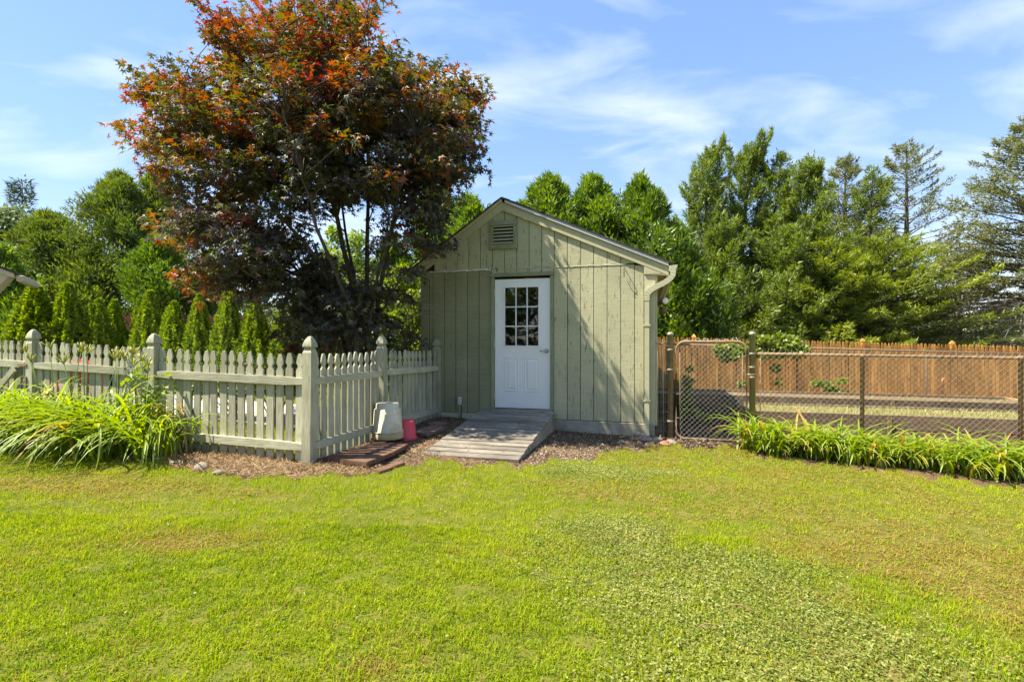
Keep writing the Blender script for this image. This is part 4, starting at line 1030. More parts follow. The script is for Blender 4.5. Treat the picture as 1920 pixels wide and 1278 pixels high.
def branch_tree(H, lenf, n_br, elevf, seed, droop=0.25, tipup=0.12, L=0.12, W=0.035, dens=90, flat=0.28, vert=0.05, lean=(0, 0), base=0.06, s0=0.2, sparse=None, leaders=0, vary=.28):
    """conifer with real limbs: returns trunk Acc, limbs Acc and leaf arrays"""
    g = np.random.default_rng(seed)
    def trunk(h):  # h 0..1
        return np.array([lean[0] * h ** 2.2 * H, lean[1] * h ** 2.2 * H, h * H])
    tr = Acc(); hs = np.linspace(0, 1, 9)
    tr.add(*tube_np(np.array([trunk(h) for h in hs]), 0.02 * H * (1 - hs * 0.95) + 0.006, 7))
    lb = Acc(); Ps, Ds, Ns, Ts = [], [], [], []
    hh = base + (1 - base) * np.sort(g.random(n_br) ** 0.9)
    lead = [(g.uniform(.5, .84), True) for _ in range(leaders)]
    for i_, (h, isl) in enumerate([(q, False) for q in hh] + lead):
        az = i_ * 2.39996 + g.uniform(-.5, .5)
        ln = lenf(h) * g.uniform(0.84 - vary, 0.84 + vary * 1.05)
        if ln < 0.08: continue
        e = elevf(h) + g.uniform(-.15, .15)
        if isl: ln = min(H * g.uniform(.14, .22), (1 - h) * H * 1.02); e = R(g.uniform(55, 72))
        o_ = np.array([math.cos(az), math.sin(az), 0.0])
        s = np.linspace(0, 1, 6)
        pts = trunk(h) + ln * (s[:, None] * (o_ * math.cos(e))[None, :]) + np.stack([lean[0] * s * s * ln * 1.2, lean[1] * s * s * ln, ln * (s * math.sin(e) - droop * s ** 2 + tipup * s ** 3)], -1)
        lb.add(*tube_np(pts, 0.006 + 0.012 * ln * (1 - s) * 0.8, 4, False))
        n = int(dens * ln * (1.0 if sparse is None else sparse(h)) * g.uniform(0.6, 1.2) * (2.6 if isl else 1)) + 4
        ss = s0 + (1 - s0) * g.random(n) ** 0.75
        idx = np.clip(ss * 5, 0, 4.999); i0 = idx.astype(int); f = (idx - i0)[:, None]
        C = pts[i0] * (1 - f) + pts[i0 + 1] * f
        Dv = unit(pts[i0 + 1] - pts[i0])
        lat = np.cross(Dv, np.array([0, 0, 1.0])); lat = unit(lat)
        # twigs: leaves gather on side shoots
        shoot = np.round(ss * 9 + g.uniform(-.3, .3, n)) ; sgn = np.where((shoot + np.round(g.random(n))) % 2 == 0, 1.0, -1.0)
        wdt = flat * ln * (1.15 - ss) * g.random(n)
        C = C + lat * (sgn * wdt)[:, None] + Dv * (wdt * 0.6)[:, None] + np.stack([0 * ss, 0 * ss, g.normal(0, vert, n) - wdt * 0.12], -1)
        Ps.append(C)
        Ds.append(unit(Dv * 0.8 + lat * sgn[:, None] * 0.7 + 0.45 * g.standard_normal((n, 3))))
        Ns.append(unit(np.array([0, 0, 1.0]) + 0.6 * g.standard_normal((n, 3))))
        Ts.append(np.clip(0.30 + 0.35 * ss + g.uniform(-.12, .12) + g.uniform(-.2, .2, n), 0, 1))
    P = np.concatenate(Ps); D = np.concatenate(Ds); N = np.concatenate(Ns); Tt = np.concatenate(Ts); n = len(P)
    V, F = leaf_tris(P, D, N, L * g.uniform(0.6, 1.3, n), W * g.uniform(0.7, 1.3, n))
    return tr, lb, V, F, Tt

def clump_tree(clumps, per, L, W, seed, up=0.3, shell=0.35):
    """broadleaf masses: clumps = (x,y,z,rx,ry,rz)"""
    g = np.random.default_rng(seed); Ps, Ds, Ns, Ts = [], [], [], []
    for c_ in clumps:
        n = int(per * g.uniform(0.7, 1.2))
        d = unit(g.standard_normal((n, 3))); r_ = g.random(n) ** shell
        P = np.array(c_[:3]) + d * r_[:, None] * np.array(c_[3:6])
        Ps.append(P); Ds.append(unit(d * 0.6 + g.standard_normal((n, 3)) * 0.8 + np.array([0, 0, -0.15]))); Ns.append(unit(d * 0.7 + np.array([0, 0, up]) + 0.5 * g.standard_normal((n, 3))))
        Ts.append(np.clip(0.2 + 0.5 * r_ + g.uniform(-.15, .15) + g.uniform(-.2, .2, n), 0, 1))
    P = np.concatenate(Ps); D = np.concatenate(Ds); N = np.concatenate(Ns); Tt = np.concatenate(Ts); n = len(P)
    V, F = leaf_quads(P, D, N, L * g.uniform(0.6, 1.3, n), W * g.uniform(0.7, 1.3, n))
    return V, F, Tt

def top_height(py, Y, x): return CAM_Z + (CY - py) / FPX * Y - gzf(x, Y)
def place(px, Y): x = (px - CX) / FPX * Y; return (x, Y, gzf(x, Y))

# ---------------------------------------------------------------- japanese maple
MY = 7.75
mx, my = -2.25, MY
maple = thing('maple_tree', 'tall many stemmed japanese maple with red and dark green leaves left of the shed', 'tree', (mx, my, gzf(mx, my)))
mz0 = gzf(mx, my)
def mpt(px, py, dy=0.0):
    Yd = MY + dy; q = at(px, py, Yd); return np.array([q.x - mx, q.y - my, q.z - mz0])
# crown pads: (px, py, half width px, half height px, weight)
blobs = [(555, 62, 140, 60, 1.0), (635, 22, 82, 48, .7), (470, 66, 85, 50, .7), (670, 140, 130, 90, .8), (590, 180, 240, 110, 1.2), (400, 190, 130, 75, .9), (320, 200, 62, 55, .45),
         (320, 268, 66, 42, .5), (420, 300, 150, 80, 1.1), (800, 185, 105, 85, .9), (850, 160, 50, 35, .35), (820, 280, 85, 75, .8), (700, 300, 150, 90, 1.0), (560, 330, 150, 80, .8), (380, 395, 95, 60, .7),
         (470, 430, 130, 70, .9), (800, 360, 60, 55, .4), (775, 425, 75, 50, .4), (820, 468, 48, 18, .35), (420, 505, 70, 55, .45), (530, 530, 100, 55, .8), (640, 570, 110, 55, .8), (600, 620, 90, 50, .6), (700, 620, 70, 45, .4), (720, 510, 70, 45, .4), (600, 260, 200, 90, .8), (345, 410, 50, 40, .3), (850, 320, 40, 30, .4), (795, 395, 45, 45, .5), (780, 300, 80, 80, .9), (500, 470, 120, 70, .7), (560, 490, 100, 50, .3), (740, 440, 60, 50, .2), (275, 150, 30, 16, .5), (264, 240, 30, 16, .5), (885, 154, 32, 16, .5), (400, 28, 42, 20, .6), (692, 8, 30, 26, .6), (560, 10, 60, 20, .5)]
g = np.random.default_rng(11)
pads = []
wts = np.array([b_[2] * b_[3] * (0.6 + 0.4 * b_[4]) for b_ in blobs], float); wts /= wts.sum()
NP = 1130
for b_, cnt in zip(blobs, np.maximum(4, (wts * NP)).astype(int)):
    for _ in range(cnt):
        d_ = unit(g.standard_normal(3)) * g.random() ** 0.28
        # depth spread follows the crown's roundness
        wide = 1.7 * math.sqrt(max(0.08, 1 - ((b_[0] - 590) / 420) ** 2)) * (0.55 if b_[1] > 480 else 1.0) * (0.75 if b_[1] < 80 else 1)
        dyp = d_[1] * wide
        pos = mpt(b_[0] + d_[0] * b_[2] * .92, b_[1] + d_[2] * b_[3] * .92 + 6, dyp * .75)
        pos[1] += dyp * .25
        # leave the fan of bare stems open
        ppx, ppy = b_[0] + d_[0] * b_[2], b_[1] + d_[2] * b_[3]
        if 560 < ppx < 735 and 390 < ppy < 520 and g.random() < 0.6: continue
        # the shed's gable keeps the crown out of its front wall
        wx, wy = pos[0] + mx, pos[1] + my
        uu = (wx + 1.509) * 0.966 - (wy - 8.389) * 0.259; ww = (wx + 1.509) * 0.259 + (wy - 8.389) * 0.966
        if uu > -0.45 and ww > -0.35: 
            if pos[2] + mz0 < 3.6: continue
        pads.append((pos, ppx, ppy))
for _ in range(85):  # extra pads added so the crown's shadow on the shed front closes up
    ppx, ppy = g.uniform(795, 895), g.uniform(195, 345)
    if ppx > 880 - (ppy - 270) * .7 and ppy > 270: continue
    pos = mpt(ppx, ppy, g.uniform(-.35, .25)); pads.append((pos, ppx, ppy))
# crown shaped for its shadow: drop pads that would shade the front's right half
def lands_on_sunlit_wall(pos):
    wx, wy, wz = pos[0] + mx, pos[1] + my, pos[2] + mz0
    uu = (wx + 1.509) * .966 - (wy - 8.389) * .259; ww = (wx + 1.509) * .259 + (wy - 8.389) * .966
    du = -(SUN_TO.x * .966 - SUN_TO.y * .259); dw = -(SUN_TO.x * .259 + SUN_TO.y * .966)
    if ww > -.02: return False
    t_ = -ww / dw; u_, z_ = uu + du * t_, wz - SUN_TO.z * t_
    return 0.1 < z_ < 3.7 and u_ > np.interp(z_, [.4, 2.35, 3.03, 3.6], [3.02, 2.22, 1.86, 1.6])
pads = [p_ for p_ in pads if not lands_on_sunlit_wall(p_[0]) and not (p_[1] > 838 and p_[2] > 335 and p_[2] < 440)]
# stems: a fan from the base
stems = []
tr = Acc()
def stem(pts, r0, r1):
    P = np.array(pts); n = 14
    tt = np.linspace(0, 1, len(P)); q = np.linspace(0, 1, n)
    Q = np.stack([np.interp(q, tt, P[:, k]) for k in range(3)], -1)
    for _ in range(2): Q[1:-1] = 0.25 * Q[:-2] + 0.5 * Q[1:-1] + 0.25 * Q[2:]
    Q[1:-1] += g.normal(0, 0.018, (n - 2, 3))
    rad = 0.78 * (r0 + (r1 - r0) * q ** 0.7)
    stems.append((Q, rad)); tr.add(*tube_np(Q, rad, 8))
base0 = np.array([0, 0, -0.05])
def ms(px, py, dy): return mpt(px, py, dy)
stem([base0, ms(672, 600, 0), ms(655, 520, 0.0), ms(640, 430, -0.1), ms(612, 350, -0.1), ms(585, 250, 0), ms(560, 120, 0), ms(555, 30, 0)], 0.085, 0.012)
stem([base0 + (.08, 0, 0), ms(688, 600, .1), ms(690, 500, .2), ms(688, 400, .2), ms(692, 300, .1), ms(700, 180, .1), ms(690, 60, 0)], 0.075, 0.012)
stem([base0 - (.06, 0, 0), ms(655, 590, -.1), ms(615, 520, -.3), ms(560, 440, -.5), ms(500, 370, -.6), ms(430, 290, -.7), ms(330, 220, -.6)], 0.07, 0.01)
stem([base0 - (.1, 0, 0), ms(640, 600, .1), ms(590, 540, .3), ms(530, 480, .5), ms(460, 400, .7), ms(380, 300, .8), ms(290, 250, .7)], 0.06, 0.01)
stem([base0 + (.1, .05, 0), ms(700, 600, .2), ms(722, 500, .3), ms(735, 420, .3), ms(770, 330, .3), ms(820, 240, .2), ms(870, 170, .1)], 0.065, 0.01)
stem([base0 + (0, -.1, 0), ms(668, 610, -.3), ms(640, 540, -.7), ms(600, 450, -1.0), ms(570, 350, -1.2), ms(540, 230, -1.3), ms(500, 100, -.9)], 0.06, 0.01)
stem([base0 + (.05, .1, 0), ms(680, 600, .4), ms(660, 510, .8), ms(640, 400, 1.1), ms(650, 280, 1.2), ms(640, 140, 1.0)], 0.06, 0.01)
stem([base0 + (.1, -.1, 0), ms(690, 610, -.2), ms(705, 530, -.5), ms(725, 450, -.8), ms(750, 350, -1.0), ms(780, 250, -.9)], 0.05, 0.01)
stem([base0 + (-.1, -.05, 0), ms(640, 620, -.2), ms(580, 580, -.5), ms(510, 540, -.7), ms(440, 490, -.7), ms(370, 430, -.5)], 0.05, 0.008)
stem([base0 + (.1, .0, .1), ms(700, 600, -.2), ms(740, 540, -.5), ms(780, 480, -.6), ms(830, 460, -.65)], 0.04, 0.006)
trunk_o = link('trunk', tr.mesh('trunk', True), M['bark'], maple)
allst = np.concatenate([s_[0][3:] for s_ in stems]); allr = np.concatenate([s_[1][3:] for s_ in stems])
tw = Acc(); Ps, Ds, Ns, Ts = [], [], [], []
for pos, ppx, ppy in pads:
    d2 = np.linalg.norm((allst - pos) * np.array([1, 1, 0.8]), axis=1) + np.maximum(0, allst[:, 2] - pos[2] + 0.15) * 1.2
    k = int(np.argmin(d2)); A_ = allst[k]
    mid = 0.55 * A_ + 0.45 * pos + np.array([0, 0, 0.10]) + g.normal(0, 0.05, 3)
    if np.linalg.norm(pos - A_) < 2.2:
        tw.add(*tube_np(np.array([A_, mid, pos]), [min(0.016, allr[k] * 0.6), 0.009, 0.004], 4, False))
    out = pos - np.array([-0.75, 0, 2.6]); out[2] *= 0.3; out = unit(out)
    prr = g.uniform(0.16, 0.34); nl = int(g.uniform(34, 57))
    a_ = g.uniform(0, 2 * PI, nl); rr = np.sqrt(g.random(nl)) * prr
    el = 1.35
    lat = np.cross(out, np.array([0, 0, 1.0])); lat = unit(lat)
    P = pos + out * (rr * np.cos(a_) * el)[:, None] + lat * (rr * np.sin(a_))[:, None]
    P[:, 2] += g.normal(0, 0.055, nl) - 0.35 * (rr * np.cos(a_)) * 0.4 - 0.25 * rr * rr / prr
    D = unit(out * 0.6 + lat * (np.sin(a_) * 0.8)[:, None] + 0.45 * g.standard_normal((nl, 3)) + np.array([0, 0, -0.35]))
    N = unit(np.array([0, 0, 1.0]) + 0.45 * g.standard_normal((nl, 3)))
    # age and light put into tint: young sunlit reds up left, older dark low
    hgt = (450 - ppy) / 450
    redness = 0.20 + 0.44 * np.clip(hgt, 0, 1) ** 0.9 + 0.17 * np.clip((560 - ppx) / 330, -0.45, 1) * (1 if ppy < 420 else .6)
    redness += g.normal(0, 0.17)
    t_ = np.clip(redness + g.normal(0, 0.11, nl), 0, 1)
    if ppy > 440: t_ = np.clip(g.normal(0.24, 0.15, nl) + (0.36 if ppx < 400 else 0), 0, 1)
    Ps.append(P); Ds.append(D); Ns.append(N); Ts.append(t_)
P = np.concatenate(Ps); D = np.concatenate(Ds); N = np.concatenate(Ns); Tt = np.concatenate(Ts)
V, F = leaf_maple(P, D, N, g.uniform(0.06, 0.108, len(P)))
crown('crown', V, F, np.tile(Tt, 5), M['l_maple'], maple)
link('twigs', tw.mesh('twigs', True), M['bark'], maple, kind='stuff')
# bare dead twigs against the shed wall
bt = Acc()
for k in range(16):
    s_ = np.array(at(770 + g.uniform(-20, 30), 470 + g.uniform(-10, 130), 7.75)) - np.array([mx, my, mz0])
    e_ = s_ + np.array([g.uniform(0.25, 0.75), g.uniform(-.25, .05), g.uniform(-.25, .30)])
    m_ = (s_ + e_) / 2 + g.normal(0, 0.05, 3)
    bt.add(*tube_np(np.array([s_, m_, e_]), [0.006, 0.0045, 0.002], 4, False))
    for q in range(2):
        f_ = m_ + (e_ - m_) * g.random(); bt.add(*tube_np(np.array([f_, f_ + np.array([g.uniform(0, .2), g.uniform(-.1, .1), g.uniform(-.15, .15)])]), [0.003, 0.0015], 4, False))
link('dead_twigs', bt.mesh('dead_twigs'), M['deadwood'], maple, kind='stuff')

# ---------------------------------------------------------------- small cone evergreens inside the yard
def emerald_mesh(seed, H=1.0, Rb=0.14, twin=False):
    g = np.random.default_rng(seed)
    n = 11000
    h = g.random(n) ** 0.85; a_ = g.uniform(0, 2 * PI, n)
    def pr(h): return np.where(h < 0.12, 0.80 + 1.6 * h, (1 - (np.maximum(h - 0.12, 0) / 0.88) ** 1.55)) * Rb
    # lumpy plumes: ridges that run up the cone
    lump = 1 + 0.10 * np.sin(9 * a_ + 7 * h + seed) + 0.08 * np.sin(17 * a_ - 15 * h) + 0.06 * np.sin(31 * h + 5 * a_)
    rr = pr(h) * lump * g.uniform(0.82, 1.04, n) + 0.006
    hx = h * H
    if twin:
        sh = np.where(g.random(n) < 0.4, 1, 0)
        hx = hx * np.where(sh == 1, 0.93, 1)
        off = np.where(sh == 1, 0.055, 0) * np.clip((h - 0.5) * 2.5, 0, 1)
    else: off = 0
    P = np.stack([rr * np.cos(a_) + off, rr * np.sin(a_), hx + 0.02], -1)
    o_ = np.stack([np.cos(a_), np.sin(a_), 0 * a_], -1)
    D = unit(o_ * 0.45 + np.array([0, 0, 0.9]) + 0.28 * g.standard_normal((n, 3)))
    N = unit(o_ + 0.22 * np.array([0, 0, 1.0]) + 0.32 * g.standard_normal((n, 3)))
    V, F = leaf_quads(P, D, N, 0.029 * g.uniform(0.6, 1.3, n), 0.0135 * g.uniform(0.7, 1.3, n))
    tint = np.clip(0.40 + 1.6 * (lump - 1) + g.uniform(-.25, .3, n), 0, 1)
    # solid inside of old twigs
    k = 14; hh = np.linspace(0, 0.97, 12)
    Vc = np.concatenate([np.stack([pr(np.full(k, q)) * 0.78 * np.cos(np.arange(k) / k * 2 * PI), pr(np.full(k, q)) * 0.78 * np.sin(np.arange(k) / k * 2 * PI), np.full(k, q * H)], -1) for q in hh])
    i_ = np.arange(11)[:, None] * k; j = np.arange(k)[None, :]
    Fc = np.stack([i_ + j, i_ + (j + 1) % k, i_ + k + (j + 1) % k, i_ + k + j], -1).reshape(-1, 4) + len(V)
    return build_mesh('crown', np.concatenate([V, Vc]), [np.concatenate([F, Fc])], np.concatenate([tint, np.zeros(len(Fc))]))
EM = [emerald_mesh(21), emerald_mesh(22, twin=True), emerald_mesh(23), emerald_mesh(24, twin=True)]
for e_ in EM: e_.materials.append(M['l_emer'])
tk = tube_mesh('trunk', [(0, 0, -0.1), (0, 0, 0.25)], 0.012, 6); tk.materials.append(M['bark'])
em = [(66, 535, 11.2, .56, 'widest cone evergreen at the far left behind the fence post'), (86, 556, 11.9, .30, 'narrow cone evergreen tucked behind the widest one'), (127, 531, 11.4, .44, 'tall broad cone evergreen second from the left'),
      (186, 560, 11.6, .33, 'cone evergreen left of the gap showing the red fence'), (214, 562, 12.0, .33, 'slim cone evergreen leaning against its left neighbour'), (263, 556, 12.3, .27, 'slim cone evergreen at the right of the red fence gap'),
      (281, 545, 11.6, .38, 'cone evergreen behind the second fence post from the left'), (326, 565, 11.5, .36, 'short round cone evergreen in the middle of the row'), (373, 552, 11.5, .34, 'narrow cone evergreen with a forked tip'),
      (427, 537, 11.3, .36, 'tallest bright cone evergreen under the maple leaves'), (478, 558, 11.3, .40, 'cone evergreen partly under the drooping maple'), (527, 585, 11.3, .36, 'last cone evergreen half hidden by the maple')]
for k, (px, py, Yd, rad, lab) in enumerate(em):
    x, y, z = place(px, Yd); H = top_height(py, Yd, x)
    o = thing('cone_evergreen', lab, 'evergreen', (x, y, z), k * 1.3, 'row of small cone evergreens')
    c_ = link('crown', EM[k % 4], None, o, kind='stuff'); c_.scale = (rad / 0.132, rad / 0.132, H / 1.03)
    c2 = link('trunk', tk, None, o); c2.scale = (3, 3, 1)
# low juniper and small shrubs just inside the pickets
for k, (px, py, Yd, w, lab) in enumerate([(515, 660, 7.2, .35, 'low blue green juniper behind the pickets near the corner post'), (440, 676, 7.6, .35, 'low green shrub behind the middle pickets'), (360, 672, 7.8, .4, 'low green shrub behind the pickets left of centre'), (760, 668, 9.4, .4, 'small green shrub behind the side pickets')]):
    x, y, z = place(px, Yd); H = top_height(py, Yd, x)
    o = thing('low_shrub', lab, 'shrub', (x, y, z), 0, 'low shrubs behind the picket fence')
    cl_ = [(g.uniform(-w, w), g.uniform(-w, w) * .6, H * g.uniform(.45, .85), .22, .22, .18) for _ in range(14)]
    V, F, Tt = clump_tree(cl_, 170, 0.07, 0.028, 60 + k, shell=.5)
    crown('foliage', V, F, Tt, M['l_spruce'] if k == 0 else M['l_green'], o)
    st = Acc()
    for q in cl_: st.add(*tube_np(np.array([(0, 0, -0.03), (q[0] * .5, q[1] * .5, q[2] * .6), (q[0], q[1], q[2])]), [.012, .008, .004], 4, False))
    link('stems', st.mesh('stems'), M['bark'], o, kind='stuff')

# ---------------------------------------------------------------- background trees
def arb(px, py, Yd, rad, label, seed, n=130, per=170, base=0.08, mat='l_arb', group='large arborvitae', shape=1.5, L=0.15, W=0.05, cr=0.30, chh=0.5, trunk_r=0.09):
    x, y, z = place(px, Yd); H = top_height(py, Yd, x)
    o = thing('arborvitae', label, 'tree', (x, y, z), seed * 0.7, group)
    def prof(h): return rad * max(0.0, (1 - h ** shape)) * (0.75 + 0.25 * min(1, h / 0.2)) + 0.03
    V, F, Tt = plume_tree(H - chh * 0.45, prof, n, per, base, cr, chh, L, W, seed)
    crown('crown', V, F, Tt, M[mat], o)
    hs = np.linspace(0, 1, 6)
    link('trunk', tube_mesh('trunk', np.stack([0.03 * np.sin(hs * 5 + seed), 0.03 * np.cos(hs * 4), hs * H * 0.9 - 0.1], -1), trunk_r * (1 - hs * 0.85), 8), M['bark'], o)
    # inner limbs
    g = np.random.default_rng(seed); lb = Acc()
    for _ in range(26):
        h = g.uniform(base, 0.85); a_ = g.uniform(0, 2 * PI); rr = prof(h) * 0.9
        lb.add(*tube_np(np.array([(0, 0, h * H * 0.9 - 0.2), (rr * .6 * math.cos(a_), rr * .6 * math.sin(a_), h * H * .9), (rr * math.cos(a_), rr * math.sin(a_), h * H * .9 + .35)]), [.03, .02, .008], 4, False))
    link('limbs', lb.mesh('limbs'), M['bark'], o, kind='stuff')
    return o
G1_ = 'tall evergreens behind the shed'
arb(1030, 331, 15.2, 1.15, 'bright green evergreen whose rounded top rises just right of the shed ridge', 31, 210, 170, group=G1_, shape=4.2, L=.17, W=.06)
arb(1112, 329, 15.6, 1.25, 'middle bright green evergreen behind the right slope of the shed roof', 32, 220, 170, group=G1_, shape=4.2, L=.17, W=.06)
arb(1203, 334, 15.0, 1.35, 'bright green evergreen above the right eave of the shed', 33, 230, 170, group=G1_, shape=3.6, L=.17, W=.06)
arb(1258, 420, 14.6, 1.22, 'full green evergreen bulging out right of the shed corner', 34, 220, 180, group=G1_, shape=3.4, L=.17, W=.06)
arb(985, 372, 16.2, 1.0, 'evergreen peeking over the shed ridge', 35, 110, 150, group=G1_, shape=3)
G2_ = 'evergreens showing between maple and shed'
arb(880, 362, 15.2, 1.1, 'bright evergreen left of the shed roof beyond the maple', 36, 190, 160, group=G2_, shape=3)
arb(822, 352, 16.0, 1.1, 'bright evergreen partly behind the right side of the maple', 37, 190, 160, group=G2_, shape=3)
arb(735, 440, 16.5, 1.2, 'evergreen behind the maple stems', 38, 130, 150, group=G2_, shape=2.5)
G3_ = 'tall loose evergreens at the left'
arb(95, 396, 17.5, 2.0, 'round topped green evergreen left of the tallest one, above the far left fence', 41, 170, 170, base=.44, mat='l_green', group=G3_, shape=3.0, cr=.40, chh=.5)
arb(222, 320, 18.0, 1.9, 'tallest loose green evergreen with see through top on the left', 42, 180, 150, base=.44, mat='l_green', group=G3_, shape=2.6, cr=.38, chh=.55)
arb(292, 317, 18.8, 1.35, 'green evergreen directly behind the left side of the maple', 43, 150, 150, base=.44, mat='l_green', group=G3_, shape=2.6, cr=.36, chh=.5)
arb(300, 440, 16.9, 1.35, 'lower bright green evergreen in front of the tall ones near the maple', 44, 130, 160, base=.50, mat='l_arb', group=G3_, shape=2.4, cr=.36)
arb(165, 465, 17.0, 1.3, 'lower green evergreen between the two tall ones on the left', 45, 110, 160, base=.50, mat='l_green', group=G3_, shape=2.3, cr=.36)
arb(-5, 452, 14.0, .95, 'dark evergreen at the left edge above the house eave', 46, 110, 150, mat='l_arb', group=G3_, shape=2.0)
arb(395, 470, 18.5, 1.3, 'dark green evergreen behind the drooping maple branches', 47, 110, 150, base=.15, mat='l_green', group=G3_, shape=2.2)
arb(20, 590, 12.8, .85, 'dark low evergreen behind the leftmost pickets', 48, 80, 150, mat='l_arb', group=G3_, shape=2.6)

def broadleaf(px, py, Yd, rx, label, seed, mat, name='broadleaf_tree', low=0.45, n=60, per=260, L=.2, W=.11, cat='tree', group=None, rz=None, ry=None, cr=.28):
    x, y, z = place(px, Yd); H = top_height(py, Yd, x); g = np.random.default_rng(seed)
    o = thing(name, label, cat, (x, y, z), 0, group)
    cz = H * (1 + low) / 2; hz = H * (1 - low) / 2
    cl_ = []
    for _ in range(n):
        d_ = unit(g.standard_normal(3)) * g.random() ** .3
        s_ = rx * cr * g.uniform(.7, 1.25)
        cl_.append((d_[0] * (rx - s_ * .5), d_[1] * (rx - s_ * .5) * .8, cz + d_[2] * (hz - s_ * .5), s_, s_, s_ * .75))
    V, F, Tt = clump_tree(cl_, per, L, W, seed)
    crown('crown', V, F, Tt, M[mat], o)
    tr = Acc()
    tr.add(*tube_np(np.array([(0, 0, -.1), (0.05, 0, H * .3), (0, .05, H * .6)]), [.03 * rx + .03, .025 * rx + .02, .01], 7))
    for q in cl_[::3]: tr.add(*tube_np(np.array([(0.03, 0, H * low * .7), (q[0] * .5, q[1] * .5, (q[2] + H * low) / 2), q[:3]]), [.012 * rx + .01, .01 * rx + .005, .006], 4, False))
    link('trunk', tr.mesh('trunk', True), M['bark'], o)
    return o
broadleaf(58, 384, 30, 3.1, 'broad pale green leafy tree far off at the left', 51, 'l_pale', n=70, per=330, L=.30, W=.17)
broadleaf(5, 395, 33, 3.0, 'pale green leafy tree at the very left edge, behind', 52, 'l_pale', n=50, per=300, L=.30, W=.17)
broadleaf(772, 478, 10.6, .75, 'yellow green leafy shrub lit by sun between the maple and the shed', 53, 'l_lime', 'leafy_shrub', .12, 60, 200, .075, .045, 'shrub', rz=1)
broadleaf(690, 500, 12.5, 1.1, 'green leafy shrub behind the maple trunk', 54, 'l_green', 'leafy_shrub', .1, 60, 200, .09, .05, 'shrub')
broadleaf(650, 425, 15.5, 1.3, 'bright green leafy tree glimpsed between the maple stems', 57, 'l_lime', 'broadleaf_tree', .15, 60, 220, .12, .07)
broadleaf(590, 520, 13.2, 1.2, 'green leafy shrub behind the left half of the maple', 55, 'l_green', 'leafy_shrub', .1, 60, 200, .09, .05, 'shrub')
broadleaf(560, 640, 8.2, .35, 'small reddish low shrub behind the corner post', 56, 'l_maple', 'low_shrub', .2, 16, 120, .07, .04, 'shrub', 'low shrubs behind the picket fence')

pine = thing('pine_tree', 'distant dark pine top rising above the pale trees at the far left', 'tree', place(42, 42))
Hp = top_height(345, 42, place(42, 42)[0])
tr, lb, V, F, Tt = branch_tree(Hp, lambda h: 2.4 * (0.3 + 0.9 * (1 - h)) if h > .6 else 1.6, 70, lambda h: R(15), 58, .05, .1, .42, .10, 42, .4, .25, base=.45, s0=.3)
link('trunk', tr.mesh('trunk', True), M['bark'], pine); link('limbs', lb.mesh('limbs'), M['bark'], pine, kind='stuff'); crown('crown', V, F, Tt, M['l_pine'], pine)

def conifer(name, label, px, py, Yd, lenf, n_br, elevf, seed, mat, group, bark='bark', **kw):
    x, y, z = place(px, Yd); H = top_height(py, Yd, x)
    o = thing(name, label, 'tree', (x, y, z), 0, group)
    tr, lb, V, F, Tt = branch_tree(H, lenf, n_br, elevf, seed, **kw)
    link('trunk', tr.mesh('trunk', True), M['bark'], o); link('limbs', lb.mesh('limbs'), M[bark], o, kind='stuff')
    crown('crown', V, F, Tt, M[mat], o)
    return o
GC = 'windswept cedars beyond the stained fence'
def ced(rad): return lambda h: 1.85 * rad * (1 - h) ** .84 * (0.82 + 0.18 * math.sin(17 * h)) + 0.12
kwc = dict(droop=.12, tipup=.32, L=.16, W=.042, dens=185, flat=.34, vert=.07, base=.10, s0=.25, leaders=6, vary=.42)
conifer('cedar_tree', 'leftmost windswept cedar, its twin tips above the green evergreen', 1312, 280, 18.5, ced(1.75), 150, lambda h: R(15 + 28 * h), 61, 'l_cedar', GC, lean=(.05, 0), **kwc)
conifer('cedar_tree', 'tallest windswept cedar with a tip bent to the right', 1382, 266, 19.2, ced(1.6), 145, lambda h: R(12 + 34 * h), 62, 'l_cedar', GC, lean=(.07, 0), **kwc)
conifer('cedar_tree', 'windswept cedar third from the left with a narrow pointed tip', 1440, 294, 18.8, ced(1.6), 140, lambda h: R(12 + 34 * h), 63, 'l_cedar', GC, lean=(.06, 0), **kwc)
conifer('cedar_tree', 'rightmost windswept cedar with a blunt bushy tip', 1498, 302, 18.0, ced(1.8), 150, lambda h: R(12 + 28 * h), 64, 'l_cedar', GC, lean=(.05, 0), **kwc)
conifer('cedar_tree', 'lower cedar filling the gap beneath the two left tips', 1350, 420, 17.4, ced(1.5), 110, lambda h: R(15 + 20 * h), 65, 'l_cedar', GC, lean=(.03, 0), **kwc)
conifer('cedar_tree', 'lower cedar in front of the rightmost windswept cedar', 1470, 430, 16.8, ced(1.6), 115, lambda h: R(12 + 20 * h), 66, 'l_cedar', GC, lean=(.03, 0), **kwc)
GS = 'spruces at the right'
def spr(rad, p=1.0): return lambda h: rad * (1 - h) ** p + 0.10
kws = dict(droop=.22, tipup=.20, L=.14, W=.038, dens=135, flat=.30, vert=.05, base=.12, s0=.25)
conifer('spruce_tree', 'spruce with thin pointed top left of the bare topped one', 1585, 298, 20.5, spr(3.6, .68), 190, lambda h: R(8 + 28 * h), 71, 'l_spruce', GS, **kws)
conifer('spruce_tree', 'bushy green conifer just right of the thin topped spruce', 1622, 312, 19.2, ced(2.1), 130, lambda h: R(12 + 30 * h), 72, 'l_cedar', GS, lean=(.04, 0), **kws)
kw2 = dict(kws); kw2.update(dens=85, s0=.38, flat=.24, vert=.04)
conifer('spruce_tree', 'tall sparse spruce with see through limbs against the sky', 1700, 270, 20.0, spr(4.2, .70), 170, lambda h: R(4 + 30 * h), 73, 'l_spruce', GS, bark='deadwood', sparse=lambda h: .95 if h > .35 else .6, **kw2)
